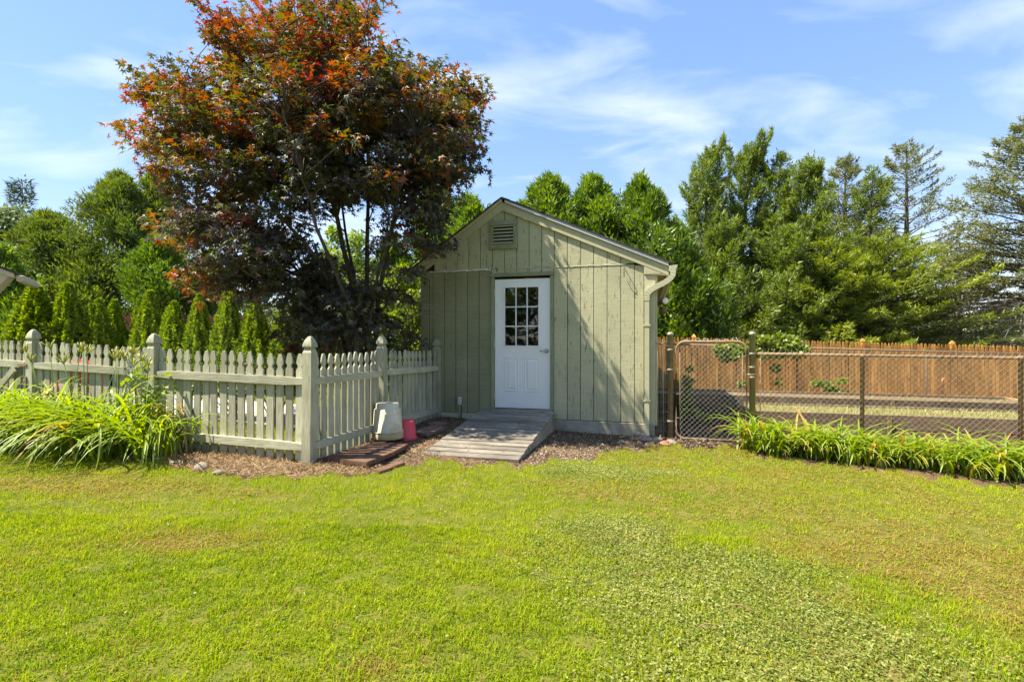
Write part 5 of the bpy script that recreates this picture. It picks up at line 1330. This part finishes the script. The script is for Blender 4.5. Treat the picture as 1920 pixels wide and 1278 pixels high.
kw3 = dict(kws); kw3.update(L=.14, W=.036, dens=165, base=.04, droop=.26, vert=.035, vary=.4)
conifer('spruce_tree', 'low spreading green conifer whose limbs sweep over the stained fence', 1665, 455, 17.0, lambda h: 4.0 * (1 - h) ** .6 + .1, 125, lambda h: R(10 + 20 * h), 74, 'l_conif', GS, **kw3)
conifer('spruce_tree', 'low green conifer left of the spreading one', 1560, 450, 16.6, lambda h: 2.9 * (1 - h) ** .7 + .1, 110, lambda h: R(10 + 20 * h), 75, 'l_conif', GS, **kw3)
conifer('spruce_tree', 'big grey green spruce cut off by the right edge', 1940, 225, 16.5, spr(4.6, .68), 210, lambda h: R(2 + 30 * h), 76, 'l_spruce', GS, **dict(kws, base=.30, dens=120))
# dead lower limbs of the big spruce
x, y, z = place(1940, 16.5)
g = np.random.default_rng(77); db = Acc()
big = [o for o in bpy.data.objects if o.get('label', '').startswith('big grey green spruce')][0]
for k in range(90):
    h = g.uniform(.3, 3.6); a_ = g.uniform(PI * .55, PI * 1.5); ln = g.uniform(1.6, 3.2)
    s_ = np.linspace(0, 1, 6)[:, None]; o_ = np.array([math.cos(a_), math.sin(a_), 0])
    P = np.array([0, 0, h]) + s_ * ln * o_ + s_ ** 2 * np.array([0, 0, g.uniform(-.9, -.1)]) + np.cumsum(g.normal(0, .03, (6, 3)), 0)
    db.add(*tube_np(P, np.linspace(.018, .004, 6), 4, False))
    for q in range(7):
        b0 = P[g.integers(2, 6)]; b1 = b0 + np.array([o_[0] * g.uniform(.2, .7), g.uniform(-.5, .5), g.uniform(-.35, .1)])
        db.add(*tube_np(np.array([b0, (b0 + b1) / 2 + g.normal(0, .03, 3), b1]), [.007, .005, .002], 3, False))
link('dead_limbs', db.mesh('dead_limbs'), M['deadwood'], big, kind='stuff')
conifer('spruce_tree', 'dull brownish conifer between the sparse spruce and the big right one', 1800, 470, 19.5, lambda h: 2.4 * (1 - h) ** .6 + .1, 140, lambda h: R(5 + 25 * h), 78, 'l_spruce', GS, bark='deadwood', **dict(kws, dens=95))

# far wood that closes the horizon, and the trees across the lawn that the door glass mirrors
def wood(name, x0, x1, yf, h0, h1, n, seed, mat, L, W, kind='stuff'):
    g = np.random.default_rng(seed); cl_ = []
    for k in range(n):
        x = g.uniform(x0, x1); hh = g.uniform(h0, h1); r_ = g.uniform(1.0, 2.0)
        cl_.append((x, yf + g.uniform(-1.5, 1.5), g.random() ** .8 * hh + .2, r_, r_, r_ * .8))
    V, F, Tt = clump_tree(cl_, 150, L, W, seed)
    me = build_mesh(name, V, [F], Tt * .7)
    link(name, me, M[mat], None, kind=kind)
wood('far_wood', -45, 48, 42, 3.5, 5.0, 170, 81, 'l_green', .55, .28)
wood('wood_across_lawn', -22, 22, -16, 5, 9, 130, 82, 'l_green', .55, .28)

# ---------------------------------------------------------------- vines and weeds by the far fence
def vine(label, spots, seed, size=.09):
    c0 = spots[0]; g = np.random.default_rng(seed)
    o = thing('vine', label, 'vine', (c0[0], c0[1], 0), 0)
    cl_ = [(s_[0] - c0[0], s_[1] - c0[1], s_[2], s_[3], s_[3] * .5, s_[3] * .6) for s_ in spots]
    V, F, Tt = clump_tree(cl_, 75, size, size * .75, seed, shell=.4)
    crown('leaves', V, F, Tt, M['l_lime'], o)
    st = Acc()
    for a_, b_ in zip(cl_[:-1], cl_[1:]): st.add(*tube_np(np.array([a_[:3], ((a_[0] + b_[0]) / 2, (a_[1] + b_[1]) / 2, (a_[2] + b_[2]) / 2 + .05), b_[:3]]), .006, 4, False))
    st.add(*tube_np(np.array([cl_[-1][:3], (cl_[-1][0], cl_[-1][1], -.2)]), .008, 4, False))
    link('stems', st.mesh('stems'), M['bark'], o, kind='stuff')
g = np.random.default_rng(5)
def vp(px, py, Yd, r_): q = at(px, py, Yd); return (q.x, q.y, q.z, r_)
vine('bright yellow green vine heaped over the stained fence beside the gate post', [vp(1385 + g.uniform(0, 120), 650 + g.uniform(-14, 14), 11.95 + g.uniform(-.12, .12), .19) for _ in range(34)] + [vp(1462, 630, 12.0, .14), vp(1485, 636, 12.0, .14), vp(1455, 690, 11.9, .14), vp(1458, 715, 11.9, .1), vp(1460, 745, 11.9, .1)], 91)
vine('green vine on the fence seen through the gate', [vp(1345 + g.uniform(0, 55), 662 + g.uniform(-14, 12), 12.0, .14) for _ in range(13)] + [vp(1390, 720, 11.9, .08)], 92)
vine('leafy weeds at the foot of the stained fence in the middle', [vp(1530 + g.uniform(0, 70), 728 + g.uniform(-14, 10), 11.6, .13) for _ in range(10)], 93, .07)
vine('pale weeds at the back edge of the far raised bed', [vp(1725 + g.uniform(0, 30), 755 + g.uniform(-6, 6), 10.0, .09) for _ in range(5)] + [vp(1830, 756, 9.8, .1), vp(1845, 754, 9.8, .1)], 94, .06)
vine('green weeds climbing the wire left of the gate', [vp(1278 + g.uniform(0, 22), 670 + g.uniform(0, 85), 9.6, .09) for _ in range(10)], 95, .05)
vine('low weeds on the dark soil inside the gate', [vp(1282 + g.uniform(0, 25), 778 + g.uniform(-8, 6), 9.0, .07) for _ in range(4)] + [vp(1312 + g.uniform(0, 25), 785 + g.uniform(-6, 4), 8.8, .08) for _ in range(4)], 96, .06)
oh = [at(1740, 748, 11.72), at(1757, 738, 11.72), at(1765, 722, 11.74), at(1768, 710, 11.76), at(1772, 709, 11.76)]
tag(link('garden_hose', tube_mesh('garden_hose', [tuple(p_) for p_ in oh], 0.02, 8), plain_mat('faded orange rubber', (0.55, 0.16, 0.06), .6)), 'short curl of orange hose or cord on the stained fence', 'hose')

# ---------------------------------------------------------------- daylilies
def blades(n, seed, L, e0, bend, W, bias=None, spread=0.08, az_range=None):
    """arching strap leaves; returns V, F, tint"""
    g = np.random.default_rng(seed); ns = 9
    az = g.uniform(0, 2 * PI, n) if az_range is None else g.uniform(az_range[0], az_range[1], n)
    Ln = L * g.uniform(.55, 1.1, n); e = e0 + g.uniform(-.18, .14, n); bd = bend * g.uniform(.6, 1.35, n)
    s = np.linspace(0, 1, ns + 1)
    th = e[:, None] - bd[:, None] * s[None, :] ** 1.35
    dsx = np.cos(th) * Ln[:, None] / ns; dsz = np.sin(th) * Ln[:, None] / ns
    hx = np.concatenate([np.zeros((n, 1)), np.cumsum(dsx[:, :-1], 1)], 1); hz = np.concatenate([np.zeros((n, 1)), np.cumsum(dsz[:, :-1], 1)], 1)
    base = np.stack([g.normal(0, spread, n), g.normal(0, spread, n), np.zeros(n)], -1)
    ca, sa = np.cos(az), np.sin(az)
    sway = g.normal(0, .10, n)[:, None] * (s ** 2)[None, :] * Ln[:, None]
    C = np.stack([base[:, 0:1] + hx * ca[:, None] - sway * sa[:, None], base[:, 1:2] + hx * sa[:, None] + sway * ca[:, None], hz], -1)
    if bias is not None: C = C + (hx[..., None] * 0 + (s ** 1.5)[None, :, None] * Ln[:, None, None] * np.array(bias)[None, None, :])
    C[..., 2] = np.maximum(C[..., 2], 0.012)
    w = W * g.uniform(.7, 1.2, n)[:, None] * (np.minimum(1, .55 + 1.8 * s) * (1 - s ** 2.6))[None, :] * .5 + 0.0006
    Sv = np.stack([-sa, ca, 0 * sa], -1)[:, None, :]
    up = np.array([0, 0, 1.0]) * (w * .55)[..., None]
    Lft = C - Sv * w[..., None] + up; Rgt = C + Sv * w[..., None] + up
    V = np.stack([Lft, C, Rgt], 2).reshape(-1, 3)
    b_ = (np.arange(n)[:, None] * (ns + 1) + np.arange(ns)[None, :]).ravel() * 3
    F = np.concatenate([np.stack([b_, b_ + 1, b_ + 4, b_ + 3], -1), np.stack([b_ + 1, b_ + 2, b_ + 5, b_ + 4], -1)])
    t_ = np.clip(g.uniform(.2, .85, n), 0, 1); old = g.random(n); t_ = np.where(old > .92, g.uniform(.92, 1, n), t_)
    tt = np.repeat(t_, ns)
    return V, F, np.tile(tt, 2)
RDL = [blades(84, 101 + k, .72, 1.28, 2.15, .029, spread=.09) for k in range(5)]
RME = [build_mesh('leaves', V, [F], T_, True) for V, F, T_ in RDL]
for m_ in RME: m_.materials.append(M['l_day'])
LDL = [blades(120, 121 + k, 1.20, 1.26, 2.35, .030, bias=(-.16, -.18, -.05), spread=.13) for k in range(5)]
LME = [build_mesh('leaves', V, [F], T_, True) for V, F, T_ in LDL]
for m_ in LME: m_.materials.append(M['l_day'])
for k in range(17):
    f_ = k / 16
    A_ = Vector((3.22, 6.62, 0)).lerp(Vector((5.95, 5.62, 0)), f_)
    px_, py_ = A_.x + random.uniform(-.04, .04), A_.y + random.uniform(-.13, .13)
    lab = 'yellow green daylily clump in the row along the chain link fence'
    if k == 0: lab = 'first daylily clump of the right row, beside the gate post'
    if k == 1: lab = 'second daylily clump of the right row, counted from the gate post'
    if k == 6: lab = 'daylily clump standing right before the thin rusty post in the middle of the chain link'
    if k == 15: lab = 'next to last daylily clump of the right row near the right edge'
    if k == 16: lab = 'last daylily clump of the right row at the right edge'
    o = thing('daylily', lab, 'daylily', (px_, py_, gzf(px_, py_) - .01), random.uniform(0, 6), 'daylilies along the chain link fence')
    c_ = link('leaves', RME[k % 5], None, o, kind='stuff'); s_ = random.uniform(.82, 1.12); c_.scale = (s_, s_, s_ * random.uniform(.9, 1.1))
for k in range(14):
    row = k % 2; f_ = (k // 2) / 6
    A_ = Vector((-3.72, 5.28, 0)).lerp(Vector((-6.35, 6.02, 0)), f_) if row == 0 else Vector((-4.0, 5.52, 0)).lerp(Vector((-6.4, 6.16, 0)), f_)
    px_, py_ = A_.x + random.uniform(-.07, .07), A_.y + random.uniform(-.06, .06)
    lab = 'large arching daylily clump in the mass before the left pickets'
    if k == 1: lab = 'daylily clump against the second fence post from the left'
    if k == 12: lab = 'leftmost front daylily clump, cut by the left edge'
    if k == 13: lab = 'leftmost back daylily clump against the picket gate'
    if k == 0: lab = 'daylily clump with yellowed leaves at the right end of the left mass'
    o = thing('daylily', lab, 'daylily', (px_, py_, gzf(px_, py_) - .01), random.uniform(-.5, .5), 'daylilies in front of the picket fence')
    c_ = link('leaves', LME[k % 5], None, o, kind='stuff'); s_ = random.uniform(.85, 1.08) * (.82 if k < 2 else 1); c_.scale = (s_, s_, s_)
    if row == 1 and k < 9:
        for q in range(4):
            h_ = random.uniform(.95, 1.12); ax, ay = random.uniform(-.3, .3), random.uniform(-.15, .15)
            st = link('flower_stem', tube_mesh('flower_stem', [(ax * .2, ay * .2, 0), (ax * .6, ay * .6, h_ * .55), (ax, ay, h_)], [.006, .005, .0035], 5), M['stem'] if 'stem' in M else M.setdefault('stem', plain_mat('green flower stem', (.12, .17, .03), .5)), o)
            for z in range(5):
                bx, by = random.uniform(-.06, .06), random.uniform(-.06, .06)
                bl = random.uniform(.04, .075)
                link('bud', tube_mesh('bud', [(ax, ay, h_ - .02), (ax + bx * .5, ay + by * .5, h_ + bl * .4), (ax + bx * .8, ay + by * .8, h_ + bl * .8), (ax + bx, ay + by, h_ + bl * 1.3)], [.003, .006, .009, .002], 5), M.get('bud') or M.setdefault('bud', plain_mat('yellow green bud', (.36, .36, .05), .5)), st)
# leafy weed standing in the left daylilies
o = thing('leafy_weed', 'yellow green leafy weed standing up in the left daylilies near the second post', 'plant', (-3.98, 5.45, gzf(-3.98, 5.45)))
cl_ = [(random.uniform(-.25, .25), random.uniform(-.1, .1), .55 + .35 * random.random() - abs(0) , .10, .10, .04) for _ in range(10)] + [(0.02, 0, 0.95, .05, .05, .03)]
V, F, Tt = clump_tree(cl_, 16, .075, .045, 131, up=1.2, shell=.6); crown('leaves', V, F, Tt, M['l_lime'], o)
st = Acc()
for q in cl_: st.add(*tube_np(np.array([(q[0] * .2, 0, 0), (q[0] * .6, q[1] * .5, q[2] * .6), q[:3]]), [.006, .004, .002], 4, False))
link('stems', st.mesh('stems'), M['stem'], o, kind='stuff')

# ---------------------------------------------------------------- lawn
def vnoise(x, y, sc, seed):
    """smooth value noise"""
    g = np.random.default_rng(seed); T_ = g.random((64, 64))
    xf, yf = x / sc + 100, y / sc + 100
    xi, yi = np.floor(xf).astype(int), np.floor(yf).astype(int)
    fx, fy = xf - xi, yf - yi; fx = fx * fx * (3 - 2 * fx); fy = fy * fy * (3 - 2 * fy)
    a_ = T_[xi % 64, yi % 64]; b_ = T_[(xi + 1) % 64, yi % 64]; c_ = T_[xi % 64, (yi + 1) % 64]; d_ = T_[(xi + 1) % 64, (yi + 1) % 64]
    return (a_ * (1 - fx) + b_ * fx) * (1 - fy) + (c_ * (1 - fx) + d_ * fx) * fy
def weed_zone(x, y):
    """the broad-leaved patch in the right foreground, 0..1"""
    ux = 960 + 945 * x / y; uy = 639 + 945 * CAM_Z / y
    w = 0.0 * x
    e = 1 - np.sqrt(((x - 1.15 + 0.30 * (y - 2.6)) / 0.95) ** 2 + ((y - 2.55) / 1.15) ** 2)
    e2 = 1 - np.sqrt(((x - 1.15) / 1.0) ** 2 + ((y - 1.95) / .8) ** 2)
    e3 = 1 - np.sqrt(((x - 0.95) / .75) ** 2 + ((y - 5.25) / .45) ** 2)
    e4 = 1 - np.sqrt(((x - 0.75) / .5) ** 2 + ((y - 3.6) / .45) ** 2)
    nz = 1.1 * (vnoise(x, y, .45, 3) - .5) + .7 * (vnoise(x, y, .13, 4) - .5)
    return np.clip(np.maximum(np.maximum(e, e2), np.maximum(e3 * .7, e4 * .8)) * 1.9 + 0.25 + nz * .9, 0, .97)
def dry_zone(x, y):
    base = -0.03 + 0.36 * np.clip((x - 0.3) / 2.5, 0, 1)
    spots = [(-0.62 * 1, 0, 0)]
    for (px, py, rx, ry, s_) in ((350, 1018, .34, .16, 1.0), (60, 905, .6, .22, .9), (180, 918, .7, .2, .6), (300, 905, .6, .15, .4), (470, 925, .5, .15, .45), (1380, 960, .5, .2, .4), (1140, 930, .5, .2, .5), (1060, 905, .5, .15, .5), (1540, 1030, .35, .25, .45), (1750, 1040, .5, .5, .55), (1830, 1090, .5, .4, .5), (1350, 920, .4, .12, .35), (700, 1250, .12, .05, .6), (1150, 1010, .25, .1, .5)):
        P = on_ground(px, py)
        base = base + s_ * np.exp(-(((x - P.x) / rx) ** 2 + ((y - P.y) / ry) ** 2))
    return np.clip(base + 0.45 * (vnoise(x, y, .55, 8) - .5) + .35 * (vnoise(x, y, .16, 9) - .5), 0, 1)
a = ground_me.attributes.new('dry', 'FLOAT', 'POINT'); a.data.foreach_set('value', dry_zone(ground_V[:, 0], ground_V[:, 1]).astype(np.float32))
def scatter(nmax, y0, y1, margin=.6):
    y = np.sqrt(rng.uniform(y0 ** 2, y1 ** 2, nmax)); x = rng.uniform(-1, 1, nmax) * (1.03 * y + margin)
    return x, y
def grass_layer(n, y0, y1, hgt, wid, seg2, acc):
    x, y = scatter(n, y0, y1)
    cl_ = vnoise(x, y, .07, 21)
    soil = soil_mask(x, y); dry = dry_zone(x, y); wz = weed_zone(x, y)
    tuft_edge = vnoise(x, y, .1, 33)
    keep = (soil < .35 + .3 * tuft_edge) & (rng.random(len(x)) > wz * .62) & (rng.random(len(x)) > np.clip(dry - .15, 0, 1) * .30) & (rng.random(len(x)) < .35 + 1.1 * cl_)
    # nothing grows inside the shed, under the ramp or behind the fences
    ux = (x + 1.509) * .966 - (y - 8.389) * .259; wy = (x + 1.509) * .259 + (y - 8.389) * .966
    keep &= ~((wy > -2.2) & (ux > 1.05) & (ux < 2.3)) & ~((wy > -.05) & (ux > -.1))
    x, y, dry, cl_, wz = x[keep], y[keep], dry[keep], cl_[keep], wz[keep]
    n = len(x); z = gz(x, y) - .004
    az = rng.uniform(0, 2 * PI, n); lean = np.abs(rng.normal(.55, .38, n)); h = hgt * rng.uniform(.45, 1.2, n) * (.7 + .6 * cl_) * (1 - .5 * dry)
    w = wid * rng.uniform(.7, 1.3, n)
    D0 = np.stack([np.cos(az) * np.sin(lean * .5), np.sin(az) * np.sin(lean * .5), np.cos(lean * .5)], -1)
    l2 = lean * 1.7
    D1 = np.stack([np.cos(az) * np.sin(l2), np.sin(az) * np.sin(l2), np.cos(l2)], -1)
    Sv = np.stack([-np.sin(az), np.cos(az), 0 * az], -1) * w[:, None] / 2
    P = np.stack([x, y, z], -1); Mid = P + D0 * (h * .55)[:, None]; Tip = Mid + D1 * (h * .55)[:, None]
    big = vnoise(x, y, .9, 41); fine = rng.normal(0, .13, n)
    tint = np.clip(.36 + .30 * (big - .5) + .25 * (cl_ - .5) + fine, 0, .62)
    isdry = rng.random(n) < np.clip(dry * 1.3 - .05, 0.04, .94)
    tint = np.where(isdry, rng.uniform(.70, 1, n), tint)
    if seg2:
        V = np.stack([P - Sv, P + Sv, Mid + Sv * .85, Mid - Sv * .85, Tip], 1).reshape(-1, 3)
        b_ = np.arange(n)[:, None] * 5
        acc.add(V, [b_ + np.array([[0, 1, 2, 3]])], tint)
        acc.F.setdefault(3, []).append(b_ + np.array([[3, 2, 4]]) + (acc.n - len(V))); acc.T.setdefault(3, []).append(tint)
    else:
        V = np.stack([P - Sv, P + Sv, Mid + D1 * (h * .4)[:, None]], 1).reshape(-1, 3)
        acc.add(V, [np.arange(n * 3).reshape(-1, 3)], tint)
ga = Acc()
grass_layer(215000, 1.75, 3.6, .036, .0038, True, ga)
grass_layer(250000, 3.4, 5.8, .038, .0052, False, ga)
grass_layer(180000, 5.6, 8.6, .042, .0075, False, ga)
M['grass'] = leaf_mat('lawn grass', [(0.0, (0.10, 0.168, 0.004)), (0.3, (0.245, 0.335, 0.007)), (0.62, (0.415, 0.45, 0.014)), (0.70, (0.24, 0.165, 0.045)), (1.0, (0.40, 0.29, 0.085))], .40, gloss=.008)
def thatch_layer(n, y0, y1, acc):
    x, y = scatter(n, y0, y1); dry = dry_zone(x, y)
    ux = (x + 1.509) * .966 - (y - 8.389) * .259; wy = (x + 1.509) * .259 + (y - 8.389) * .966
    k_ = (rng.random(n) < np.clip(dry * 1.3 - .05, 0.02, 1)) & (soil_mask(x, y) < .5) & ~((wy > -2.3) & (ux > 1.05) & (ux < 2.3))
    x, y = x[k_], y[k_]; n = len(x); az = rng.uniform(0, 2 * PI, n); el = np.abs(rng.normal(.15, .3, n)); h = rng.uniform(.012, .04, n) * (1 + .1 * y)
    D = np.stack([np.cos(az) * np.cos(el), np.sin(az) * np.cos(el), np.sin(el)], -1); Sv = np.stack([-np.sin(az), np.cos(az), 0 * az], -1) * (.0018 + .0004 * y)[:, None]
    P = np.stack([x, y, gz(x, y) + rng.uniform(.001, .012, n)], -1)
    V = np.stack([P - Sv, P + Sv, P + D * h[:, None]], 1).reshape(-1, 3)
    tint = np.where(rng.random(n) < .45, rng.uniform(.05, .5, n), rng.uniform(.68, 1, n))
    acc.add(V, [np.arange(n * 3).reshape(-1, 3)], tint)
thatch_layer(260000, 1.75, 8.2, ga)
me = ga.mesh('grass'); link('grass', me, M['grass'], kind='stuff')
# taller unmown grass inside the yard
n = 26000; x = rng.uniform(-9, -1.4, n); y = rng.uniform(5.4, 12.5, n)
ux = (x + 1.509) * .966 - (y - 8.389) * .259; wy = (x + 1.509) * .259 + (y - 8.389) * .966
k_ = (ux < .1) & (wy > -2.95) & ~((wy > -1.4 + .1 * np.sin(3 * x)) & (wy < .6) & (ux < -.9)); x, y = x[k_], y[k_]; n = len(x)
az = rng.uniform(0, 2 * PI, n); P = np.stack([x, y, gz(x, y)], -1); Sv = np.stack([-np.sin(az), np.cos(az), 0 * az], -1) * .005
Dv = np.stack([np.cos(az) * .4, np.sin(az) * .4, np.ones(n)], -1) * rng.uniform(.04, .11, n)[:, None]
V = np.stack([P - Sv, P + Sv, P + Dv], 1).reshape(-1, 3)
link('yard_grass', build_mesh('yard_grass', V, [np.arange(3 * n).reshape(-1, 3)], rng.uniform(.05, .62, n)), M['grass'], kind='stuff')
# broad-leaved weeds in the lawn
x, y = scatter(420000, 1.75, 5.9); wz = weed_zone(x, y); k_ = (rng.random(len(x)) < wz ** 1.1 * .85) & (soil_mask(x, y) < .5) | (rng.random(len(x)) < .012) & (soil_mask(x, y) < .4)
x, y = x[k_], y[k_]; n = len(x); az = rng.uniform(0, 2 * PI, n); el = rng.normal(.1, .35, n)
P = np.stack([x, y, gz(x, y) + rng.uniform(.005, .035, n)], -1)
D = np.stack([np.cos(az) * np.cos(el), np.sin(az) * np.cos(el), np.sin(el)], -1); N = unit(np.array([0, 0, 1.0]) + .45 * rng.standard_normal((n, 3)))
V, F = leaf_quads(P, D, N, rng.uniform(.010, .024, n), rng.uniform(.005, .012, n))
M['weed'] = leaf_mat('grey green lawn weeds', [(0.0, (0.10, 0.135, 0.024)), (0.5, (0.235, 0.270, 0.062)), (0.88, (0.36, 0.38, 0.125)), (1.0, (0.44, 0.33, 0.12))], .35, gloss=.015)
link('weeds', build_mesh('weeds', V, [F], np.clip(.45 + .3 * (vnoise(x, y, .3, 51) - .5) + rng.normal(0, .22, n), 0, 1)), M['weed'], kind='stuff')
# mulch chips, dry needles and leaf litter on the bare soil
def litter(name, n, x0, x1, y0, y1, L, W, stops, lift, cond=None, seed=1):
    x = rng.uniform(x0, x1, n); y = rng.uniform(y0, y1, n)
    k_ = soil_mask(x, y) > .45
    ux = (x + 1.509) * .966 - (y - 8.389) * .259; wy = (x + 1.509) * .259 + (y - 8.389) * .966
    k_ &= ~((wy > -.02) & (ux > -.1) & (ux < 3.9)) & ~((wy > -2.15) & (ux > 1.1) & (ux < 2.25))
    if cond is not None: k_ &= cond(x, y)
    x, y = x[k_], y[k_]; n = len(x); az = rng.uniform(0, 2 * PI, n); el = rng.normal(.08, .3, n)
    P = np.stack([x, y, gz(x, y) + rng.uniform(.002, lift, n)], -1)
    D = np.stack([np.cos(az) * np.cos(el), np.sin(az) * np.cos(el), np.sin(el)], -1); N = unit(np.array([0, 0, 1.0]) + .5 * rng.standard_normal((n, 3)))
    V, F = leaf_quads(P, D, N, L * rng.uniform(.5, 1.4, n), W * rng.uniform(.5, 1.4, n))
    link(name, build_mesh(name, V, [F], rng.random(n)), leaf_mat(name + ' colours', stops, .05, gloss=.02), kind='stuff')
litter('leaf_litter', 42000, -2.2, 3.5, 5.2, 8.6, .030, .012, [(0, (.06, .04, .026)), (.5, (.16, .11, .07)), (.85, (.26, .185, .12)), (1, (.38, .30, .20))], .014)
litter('dry_needles', 26000, -4.4, -1.4, 4.6, 6.0, .075, .005, [(0, (.16, .10, .05)), (.5, (.30, .20, .10)), (1, (.44, .32, .18))], .02)
litter('gravel', 4500, .2, 2.6, 5.2, 7.4, .022, .018, [(0, (.12, .10, .08)), (.5, (.27, .24, .20)), (1, (.46, .43, .38))], .008)
litter('garden_mulch', 20000, 2.0, 4.6, 6.6, 10.2, .05, .022, [(0, (.04, .028, .018)), (.6, (.12, .085, .055)), (1, (.26, .20, .14))], .02)
# a few fallen twigs on the lawn
for k, (px, py, ln, az, lab) in enumerate([(1335, 1182, .16, .3, 'thin reddish twig lying on the weeds in the foreground'), (1400, 1150, .14, -.4, 'thin curved twig on the weeds right of centre'), (1205, 1085, .15, .1, 'thin twig at the edge of the weed patch')]):
    P = on_ground(px, py)
    pts = [(math.cos(az) * ln * (q - .5), math.sin(az) * ln * (q - .5), .03 + .012 * math.sin(q * 6)) for q in (0, .25, .5, .75, 1)]
    tag(link('twig', tube_mesh('twig', pts, .0028, 5), M['stone_red'], None, tuple(P)), lab, 'twig', 'fallen twigs on the lawn')
# dead leaves lying on the ramp
lv = Acc()
n = 70; u = rng.uniform(RU0 + .03, RU1 - .03, n); w = rng.uniform(-RL, -.1, n); az = rng.uniform(0, 2 * PI, n)
P = np.stack([u, w, .275 - (-.06 - w) / RL * .235 + .021 + .004 * rng.random(n)], -1); D = np.stack([np.cos(az), np.sin(az), .1 * rng.standard_normal(n)], -1)
V, F = leaf_quads(P, D, unit(np.array([0, 0, 1.]) + .3 * rng.standard_normal((n, 3))), rng.uniform(.02, .05, n), rng.uniform(.01, .025, n))
o = link('fallen_leaves', build_mesh('fallen_leaves', V, [F], rng.random(n)), leaf_mat('brown fallen leaves', [(0, (.07, .04, .03)), (.6, (.16, .09, .06)), (1, (.30, .18, .12))], .1), None, (-1.509, 8.389, 0), (0, 0, SH_ROT), kind='stuff')
